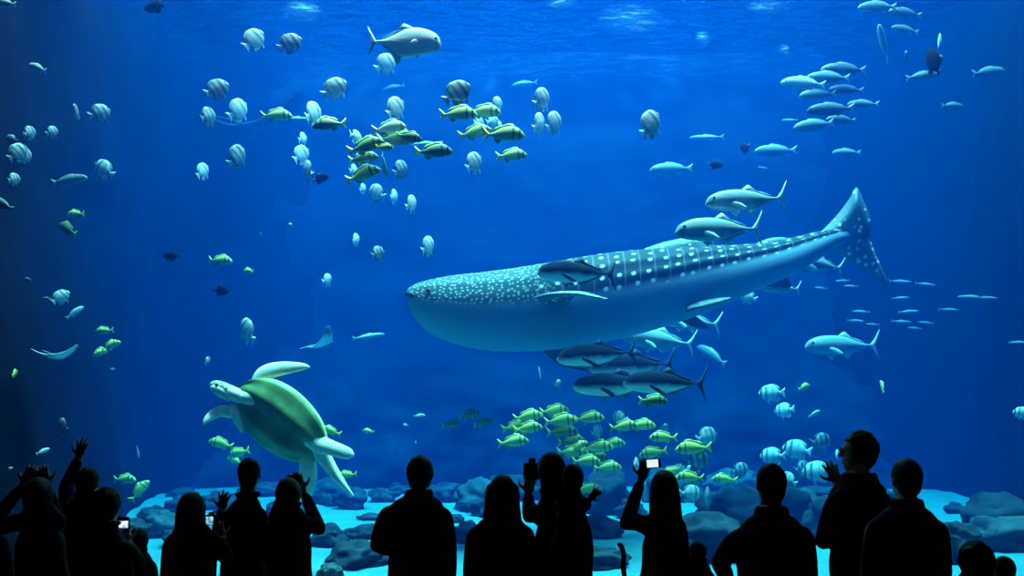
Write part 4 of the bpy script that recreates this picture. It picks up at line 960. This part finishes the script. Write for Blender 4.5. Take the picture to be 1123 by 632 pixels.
def person(label, Y, head, ls, rs, k=1.0, hs=1.0, yaw=0, lean=0, hair='short', la=None, ra=None, top='black', low='denim', sk=0, depth=1.0, wide=1.0, hwid=1.0, seat=None, group=None, spread=.16, glasses=False, hood=False):
    """head, ls, rs: pixels of head middle and of the two shoulder joints; la, ra: [(px, py, dy) elbow, wrist, finger tips]"""
    root = empty('person', Vector((at(head[0], 0, Y).x, Y, 0))); O = root.location.copy()
    def A(px, py, dy=0): return at(px, py, Y + dy) * 1.0 - O
    Hc = A(*head); hk = k * hs; Rz = Matrix.Rotation(math.radians(yaw), 3, 'Z'); fw = Rz @ Vector((0, 1, 0)); rt = Rz @ Vector((1, 0, 0)); up = Vector((0, 0, 1))
    LS, RS = A(*ls), A(*rs); mid = (LS + RS) / 2; sw = abs(RS.x - LS.x) / 2
    stature = Hc.z + .125 * hk; hip = .515 * stature if seat is None else seat
    M3 = Matrix((rt, fw, up)).transposed()
    B = bmesh.new()                                             # skin
    ball(B, Hc + up * .012 * hk - fw * .008 * hk, (.076 * hk, .095 * hk, .105 * hk), M3, 4)
    ball(B, Hc - up * .05 * hk + fw * .03 * hk, (.056 * hk, .062 * hk, .07 * hk), M3)
    ball(B, Hc - up * .095 * hk + fw * .065 * hk, (.026 * hk, .022 * hk, .02 * hk), M3, 2)
    ball(B, Hc + up * .03 * hk + fw * .078 * hk, (.052 * hk, .016 * hk, .012 * hk), M3, 2)
    limb(B, [(Hc + up * .02 * hk + fw * .085 * hk, .009 * hk), (Hc - up * .022 * hk + fw * .108 * hk, .014 * hk)])
    for q in (-.055, -.067): ball(B, Hc + up * q * hk + fw * .088 * hk, (.026 * hk, .01 * hk, .0055 * hk), M3, 2)
    for s in (-1, 1):
        ball(B, Hc - up * .005 * hk + rt * s * .079 * hk - fw * .012 * hk, (.009 * hk, .019 * hk, .032 * hk), M3, 2)
    nb = Vector((mid.x * .75 + Hc.x * .25, mid.y * .75 + Hc.y * .25, mid.z + .03 * k))
    limb(B, [(Hc - up * .04 * hk - fw * .015 * hk, .060 * hk), (Hc * .4 + nb * .6, .060 * k), (nb - up * .05 * k, .075 * k)])
    pel = Vector((mid.x, mid.y, hip)); hw = .155 * k * wide
    def torso(bm, g, z0):
        rows = [(z0, hw * .97 + g, .105, .8), (hip + .02, hw + g, .115, .8), (lerp(hip, mid.z, .35), lerp(hw, sw, .3) * .93 + g, .108, .85), (lerp(hip, mid.z, .65), lerp(hw, sw, .6) + g, .118, .9), (mid.z - .1 * k, sw * .97 + g, .12, 1),
                (mid.z - .03 * k, sw * .95 + g, .1, 1), (mid.z + .02 * k, sw * .92 + g, .09, 1), (mid.z + .055 * k, sw * .81 + g, .082, 1), (mid.z + .085 * k, sw * .63 + g, .076, 1), (mid.z + .108 * k, sw * .42 + g, .07, 1), (mid.z + .13 * k, .086 * k + g, .064, 1), (mid.z + .155 * k, .066 * k + g, .06, 1)]
        rings = []
        for z, w_, d, ex in catmull(rows, 40):
            t = max(0, min(1, (z - hip) / max(.1, mid.z - hip))); cx = lerp(pel.x, mid.x, t); cyy = lerp(pel.y, mid.y, t) + lean * t
            t2 = max(0, min(1, (z - mid.z) / (.17 * k))); cx = lerp(cx, Hc.x, t2); cyy = lerp(cyy, Hc.y - .02 * k, t2)
            rings.append([Vector((cx, cyy, z)) + rt * (w_ * math.copysign(abs(math.cos(a)) ** ex, math.cos(a))) + fw * ((d * k * depth + g) * math.sin(a)) for a in [2 * PI * i / 28 for i in range(28)]])
        rings_bm(rings, bm)
    torso(B, 0, hip - .06 * k); T_ = bmesh.new(); torso(T_, .014, hip - .12 * k)
    for side, S_, arm in ((-1, LS, la), (1, RS, ra)):
        if arm: E, Wp, Tp = A(*arm[0]), A(*arm[1]), A(*arm[2])
        else:
            E = S_ + Vector((side * .035 * k, .01, -.29 * k)); Wp = E + Vector((side * .0, .07 * k, -.25 * k)); Tp = Wp + Vector((0, .03, -.1))
        limb(B, [(S_ - Vector((side * .025, 0, .04)), .052 * k), (S_.lerp(E, .5), .048 * k), (E, .042 * k)])
        limb(B, [(E, .042 * k), (E.lerp(Wp, .35), .042 * k), (Wp, .029 * k)])
        pn = Vector((0, 1, 0)) if arm else Vector((-side, .2, 0))
        hand(B, Wp, Tp, pn, k * .98, -side if arm else 1 * side, .3 if arm else .7, spread)
        limb(T_, [(S_ - Vector((side * .05, 0, .03)), .062 * k), (S_ - Vector((side * .004, 0, .035)), .062 * k), (S_.lerp(E, .5), .062 * k), (E, .054 * k)])
        limb(T_, [(E, .054 * k), (E.lerp(Wp, .45), .05 * k), (E.lerp(Wp, .86), .04 * k)])
    L_ = bmesh.new(); F_ = []
    if seat is None:
        for s in (-1, 1):
            h0 = Vector((pel.x + s * hw * .52, pel.y, hip - .02)); kn = Vector((pel.x + s * hw * .58, pel.y + .02, hip * .53)); an = Vector((pel.x + s * hw * .62, pel.y - .01, .085 * k))
            limb(B, [(h0, .088 * k), (h0.lerp(kn, .5), .075 * k), (kn, .054 * k)]); limb(B, [(kn, .054 * k), (kn.lerp(an, .35), .055 * k), (an, .036 * k)])
            limb(B, [(an, .036 * k), (an + Vector((0, .06 * k, -.04 * k)), .035 * k), (an + Vector((0, .15 * k, -.058 * k)), .022 * k)])
            limb(L_, [(h0 + up * .06, .1 * k), (h0.lerp(kn, .5), .09 * k), (kn, .072 * k)]); limb(L_, [(kn, .072 * k), (kn.lerp(an, .5), .068 * k), (an + up * .02, .058 * k)])
            fb = bmesh.new(); limb(fb, [(Vector((an.x, an.y - .03 * k, .052 * k)), .05 * k), (Vector((an.x, an.y + .08 * k, .046 * k)), .046 * k), (Vector((an.x, an.y + .18 * k, .036 * k)), .034 * k)])
            for v in fb.verts: v.co.z = max(v.co.z, .0)
            F_.append(fb)
    else:                                                       # carried: legs hang bent from the carrier's side
        for s in (-1, 1):
            h0 = Vector((pel.x + s * hw * .5, pel.y, hip)); kn = h0 + Vector((s * .05, .16 * k, -.1 * k)); an = kn + Vector((0, -.02, -.3 * k))
            limb(B, [(h0, .088 * k), (kn, .058 * k)]); limb(B, [(kn, .056 * k), (an, .038 * k)]); limb(L_, [(h0, .1 * k), (kn, .072 * k)]); limb(L_, [(kn, .07 * k), (an, .055 * k)])
            fb = bmesh.new(); limb(fb, [(an + Vector((0, -.02, -.02)), .042 * k), (an + Vector((0, .1 * k, -.035)), .034 * k)]); F_.append(fb)
    remesh('body', B, .0068, skin_p[sk], root)
    remesh('shirt' if not hood else 'hooded_jacket', T_, .012, CL[top], root, 4)
    ball(L_, pel - up * .02, (hw * 1.02, .125 * k, .13 * k), M3); remesh('trousers', L_, .012, CL[low], root, 4)
    for fb in F_: bm_obj('shoe', fb, shoe_m, root)
    Hh = bmesh.new(); g = 1.0
    if hair in ('short', 'curly', 'bun', 'long', 'crop'):
        t = .006 if hair == 'crop' else .016
        ball(Hh, Hc + up * .022 * hk - fw * .018 * hk, ((.078 + t) * hk, (.092 + t) * hk, (.1 + t) * hk), M3, 4)
        ball(Hh, Hc - up * .03 * hk - fw * .045 * hk, ((.066 + t * .7) * hk, (.05 + t) * hk, (.075) * hk), M3, 4)
        for v in list(Hh.verts):                                # free the face
            q = v.co - Hc; f_ = q.dot(fw); u_ = q.z
            if f_ > .045 * hk and u_ < .055 * hk: v.co -= fw * (f_ - .045 * hk)
        if hair in ('curly', 'short', 'bun'):
            amp = .1 if hair == 'curly' else .035
            for v in Hh.verts:
                q = (v.co - Hc); v.co += q * amp * noise.noise(q * (45 if hair == 'curly' else 30) + Vector((head[0], 0, 0)))
        if hair == 'bun': ball(Hh, Hc + up * .07 * hk - rt * .07 * hk - fw * .06 * hk, (.04 * hk, .04 * hk, .036 * hk), M3)
        if hair == 'long':
            rows = [(.10, .03, .05, 0), (.06, .085, .085, -.01), (0, .098, .09, -.025), (-.08, .102, .075, -.045), (-.17, .108, .055, -.06), (-.26, .112, .045, -.075), (-.34, .10, .036, -.085), (-.40, .06, .02, -.085)]
            rr = []
            for z, w_, d, off in catmull(rows, 36):
                c_ = Hc + up * z * hk + fw * off * hk
                rr.append([c_ + rt * w_ * hwid * hk * math.cos(a) * (1 + .04 * math.sin(a * 9 + z * 20)) + fw * d * hk * math.sin(a) * (.55 if math.sin(a) > 0 else 1) for a in [2 * PI * i / 36 for i in range(36)]])
            rings_bm(rr, Hh)
        remesh('hair', Hh, .008, hair_m, root, 1)
    if hood:
        Hd = bmesh.new(); limb(Hd, [(nb - rt * .1 * k - fw * .03, .05 * k), (nb - fw * .1 * k, .062 * k), (nb + rt * .1 * k - fw * .03, .05 * k)]); remesh('hood', Hd, .012, CL[top], root, 3)
    if glasses:
        G = bmesh.new()
        for s in (-1, 1):
            c_ = Hc + up * .008 * hk + fw * .1 * hk + rt * s * .034 * hk
            pts = [(c_ + rt * .026 * hk * math.cos(a) + up * .02 * hk * math.sin(a), .0028) for a in [2 * PI * i / 14 for i in range(15)]]; limb(G, pts)
            limb(G, [(c_ + rt * s * .026 * hk, .003), (Hc + up * .012 * hk + rt * s * .08 * hk + fw * .0 * hk, .003)])
        limb(G, [(Hc + up * .01 * hk + fw * .102 * hk - rt * .01 * hk, .003), (Hc + up * .01 * hk + fw * .102 * hk + rt * .01 * hk, .003)])
        bm_obj('glasses', G, shoe_m, root)
    tag(root, label, 'person', group or 'visitors watching the tank'); return root

person('person at far left with both arms folded up to the face', 5.4, (43, 545), (27, 566), (62, 566), k=.98, wide=1.25, top='black', hair='short', la=[(-20, 588, .0), (25, 533, .12), (33, 519, .15)], ra=[(64, 578, .16), (52, 534, .14), (47, 519, .15)])
person('dark figure cut off by the left edge, shoulder low in the corner', 5.0, (-27, 548), (-54, 592), (-1, 592), k=1.0, top='grey', hair='short', wide=1.2)
person('person waving one open hand high above the crowd at left', 6.1, (97, 530), (74, 560), (122, 561), k=1.0, wide=1.3, top='navy', hair='crop', sk=1, la=[(73, 534, .12), (86, 503, .15), (91, 484, .16)], spread=.24)
person('person with rounded head holding a glowing phone low at left', 5.35, (118, 555), (99, 594), (135, 597), k=.97, wide=1.4, top='grey', hair='short', ra=[(152, 618, .12), (141, 597, .33), (138, 586, .36)])
person('small child in the gap between the glowing phone and the long-haired woman with a camera', 6.0, (152, 595), (139, 616), (165, 616), k=.72, hs=1.1, top='black', hair='short', la=None)
person('long-haired woman at left holding a small camera with a lit screen', 5.15, (211, 561), (189, 590), (234, 590), k=.92, top='black', hair='long', sk=0, ra=[(248, 612, .15), (245, 592, .40), (241, 581, .44)])
person('upright short-haired man raising spread fingers beside a camera screen', 5.8, (274, 520), (250, 562), (285, 561), k=.95, top='black', hair='crop', sk=1, la=[(240, 580, .05), (243, 560, .22), (246, 543, .24)], spread=.3)
person('person with elbows out lifting a camera to the face under the turtle\'s tail', 5.35, (317, 544), (301, 572), (337, 572), k=.9, top='maroon', hair='short', la=[(296, 585, .12), (310, 541, .2), (318, 528, .22)], ra=[(350, 580, .08), (333, 540, .2), (327, 527, .22)])
person('broad short-haired man standing alone, centre left, one arm folded', 5.6, (461, 521), (425, 560), (487, 562), k=1.02, top='black', hair='short', sk=1, la=[(414, 598, .02), (436, 606, .24), (448, 606, .25)], wide=1.15)
person('long-haired woman with loose straight hair between the broad man and the couple', 5.62, (551, 541), (521, 582), (577, 581), k=.98, top='navy', hair='long', wide=1.1, hwid=1.25)
person('adult holding a camera beside the face and carrying a child', 5.3, (604, 518), (591, 560), (634, 562), k=1.0, top='brown', low='denim', hair='long', hwid=.86, yaw=18, la=[(581, 566, .22), (579, 543, .28), (581, 530, .30)], ra=[(643, 606, .02), (622, 612, .24), (610, 612, .26)], wide=1.05)
person('child riding on the arm of the adult with a camera, hand out to the right', 4.98, (628, 526), (616, 548), (638, 548), k=.66, hs=1.1, top='grey', hair='short', seat=1.22, ra=[(642, 556, .06), (645, 549, .1), (650, 544, .1)], la=[(612, 562, .12), (616, 552, .2), (618, 546, .22)])
person('long-haired woman lifting a bright phone high with one hand', 5.3, (728, 537), (710, 572), (743, 571), k=.95, top='black', hair='long', hwid=1.05, la=[(687, 574, .1), (703, 527, .22), (708, 508, .24)])
person('stooping broad-shouldered man with round head, right of centre', 4.6, (845, 532), (811, 585), (881, 583), k=1.0, top='grey', hair='crop', sk=2, la=[(790, 618, .06), (800, 640, .16), (806, 650, .18)], wide=1.25, hood=True)
person('little child at knee height under the stooping man\'s arm', 4.95, (765, 607), (753, 626), (778, 626), k=.56, hs=1.0, top='black', hair='short')
person('tall man in glasses seen in profile with one hand raised', 5.35, (941, 496), (917, 545), (968, 545), k=1.06, top='black', hair='curly', yaw=72, depth=1.45, la=[(903, 594, .04), (919, 531, .2), (912, 514, .22)], glasses=True, hood=True, spread=.2)
person('round-headed person in a dark hooded jacket leaning near the man in glasses', 4.85, (993, 526), (961, 574), (1028, 576), k=1.02, top='navy', hair='crop', hood=True, wide=1.3)
person('child with a tufted bun at the lower right corner', 4.55, (1069, 618), (1050, 644), (1090, 644), k=.84, hs=1.15, top='black', hair='bun')
person('smaller child right of the child with a bun, only the crown showing', 5.0, (1100, 626), (1086, 648), (1116, 648), k=.7, hs=1.05, top='black', hair='crop')

# ---------------------------------------------------------------- phones and cameras in hands, pushchair handle
case_m = plain('black phone case', (.012, .012, .013), .5, .3)
def screen_mat(name, col, dark, strength, sc_=18):
    m, nt, out = new_mat(name); tc = N(nt, 'ShaderNodeTexCoord'); nz = N(nt, 'ShaderNodeTexNoise', Scale=sc_, Detail=2.0); nt.links.new(tc.outputs['Object'], nz.inputs['Vector'])
    e = N(nt, 'ShaderNodeEmission', Strength=strength); nt.links.new(ramp(nt, nz.outputs['Fac'], [(.38, dark), (.55, col)]), e.inputs['Color']); nt.links.new(e.outputs[0], out.inputs['Surface']); return m
def rbox(sx, sy, sz, c=(0, 0, 0), bev=.004):
    bm = box_bm(c[0] - sx / 2, c[0] + sx / 2, c[1] - sy / 2, c[1] + sy / 2, c[2] - sz / 2, c[2] + sz / 2)
    bmesh.ops.bevel(bm, geom=bm.edges[:], offset=bev, segments=3, affect='EDGES'); return bm
def phone(px, py, Y, w_, h_, sw, sh, off, smat, label, rot=0):
    s = Y / F; root = empty('phone', at(px, py, Y)); root.rotation_euler = (math.radians(-8), math.radians(rot), 0)
    ca = bm_obj('case', rbox(w_ * s, .011, h_ * s), case_m, root)
    bm_obj('screen', rbox(sw * s, .002, sh * s, (off[0] * s, -.0065, off[1] * s), .0008), smat, root)
    bm = bmesh.new(); ball(bm, Vector((w_ * s * .36, .0065, h_ * s * .25)), (.006, .003, .006), None, 2); bm_obj('lens', bm, black_fin, ca)
    return tag(root, label, 'phone', 'lit phones in the crowd')
phone(716, 508.5, 5.5, 17.5, 10.5, 12.5, 8.5, (-.6, 0), screen_mat('white phone screen', (.8, .92, 1), (.7, .85, .98), 1.0), 'glowing white phone held sideways above the woman\'s head', -4)
phone(136, 573.5, 5.62, 11.5, 13, 10, 7.5, (0, -1.8), screen_mat('phone camera screen', (.85, .95, 1), (.25, .45, .8), 1.0, 30), 'glowing phone with a dark top bar held by the rounded head at left', 0)
def camera_thing(px, py, Y, w_, h_, label, screen=None):
    s = Y / F; root = empty('camera', at(px, py, Y))
    cb_ = bm_obj('body', rbox(w_ * s, .05, h_ * s, bev=.007), case_m, root)
    bm = bmesh.new(); limb(bm, [(Vector((0, .03, 0)), .022), (Vector((0, .075, 0)), .025)]); bm_obj('lens', bm, black_fin, root)
    bm_obj('viewfinder', rbox(w_ * s * .4, .035, h_ * s * .4, (0, 0, h_ * s * .6), .004), case_m, cb_)
    if screen: bm_obj('screen', rbox(w_ * s * .62, .002, h_ * s * .78, (-w_ * s * .05, -.026, 0), .0008), screen, root)
    return tag(root, label, 'camera', 'cameras in the crowd')
camera_thing(232, 570.5, 5.56, 13, 11, 'small camera with a lit blue screen beside the long-haired woman', screen_mat('camera screen', (.35, .8, 1), (.02, .15, .35), .9, 40))
camera_thing(324, 525.5, 5.58, 15, 9, 'dark camera held up to the face under the turtle\'s tail')
camera_thing(583.5, 517, 5.54, 19, 18, 'dark camera held at the left of the adult carrying a child')
camera_thing(39, 526, 5.58, 20, 9, 'dark camera between the raised hands at far left')
hr = empty('pushchair', (at(676, 0, 5.0).x, 5.0, 0)); ho = hr.location.copy()
def PC(px, py, dy=0): return at(px, py, 5.0 + dy) - ho
bm = bmesh.new(); limb(bm, [(PC(686, 640), .016), (PC(683.5, 622), .016), (PC(684, 608), .016), (PC(681, 599), .016), (PC(679.5, 597.5), .015)]); bm_obj('handle', bm, case_m, hr)
bm = bmesh.new(); limb(bm, [(PC(666, 640, .12), .016), (PC(664, 636, .12), .016)]); limb(bm, [(PC(686, 640), .012), (PC(690, 760, .35), .012)]); limb(bm, [(PC(660, 640), .012), (PC(662, 760, .35), .012)])
limb(bm, [(PC(686, 642), .013), (PC(660, 642), .013)]); limb(bm, [(PC(686, 642), .012), (PC(688, 790, -.1), .012)]); limb(bm, [(PC(660, 642), .012), (PC(658, 790, -.1), .012)]); bm_obj('frame', bm, case_m, hr)
bm_obj('seat', rbox(.2, .24, .3, (PC(674, 0).x, .14, .55), .03), CL['black'], hr); bm_obj('hood', rbox(.18, .2, .08, (PC(676, 0).x, .1, .88), .03), CL['black'], hr)
for px, dy in ((690, .35), (662, .35), (688, -.1), (658, -.1)):
    bm = bmesh.new(); bmesh.ops.create_cone(bm, cap_ends=True, segments=24, radius1=.075, radius2=.075, depth=.03)
    for v in bm.verts: v.co = Vector((v.co.z + PC(px, 0).x, v.co.x + dy, v.co.y + .076))
    bm_obj('wheel', bm, case_m, hr)
tag(hr, 'dark pushchair with a curved handle by the woman lifting a phone', 'pushchair')
# ---------------------------------------------------------------- lights: skylight and an added spot over the open tank
def area(name, loc, sx, sy, power, col, spread=180, rot=(0, 0, 0)):
    l = bpy.data.lights.new(name, 'AREA'); l.shape = 'RECTANGLE'; l.size = sx; l.size_y = sy
    l.energy = power; l.color = col; l.spread = math.radians(spread)
    o = bpy.data.objects.new(name, l); C.objects.link(o); o.location = loc; o.rotation_euler = rot
    return o
area('skylight', (1.0, 13.8, 24), 13, 9, 36500, (1, .97, .77), 80)

def spot(name, loc, target, power, col, ang, blend=.9, size=.3):
    l = bpy.data.lights.new(name, 'SPOT'); l.energy = power; l.color = col; l.spot_size = math.radians(ang); l.spot_blend = blend; l.shadow_soft_size = size
    o = bpy.data.objects.new(name, l); C.objects.link(o); o.location = loc
    o.rotation_euler = (Vector(target) - Vector(loc)).to_track_quat('-Z', 'Y').to_euler(); return o
spot('turtle fill', (-2.4, 10.2, 13.2), (-2.75, 9.6, 2), 34000, (1, 1, .82), 15)  # added spot, aimed at the turtle to brighten it
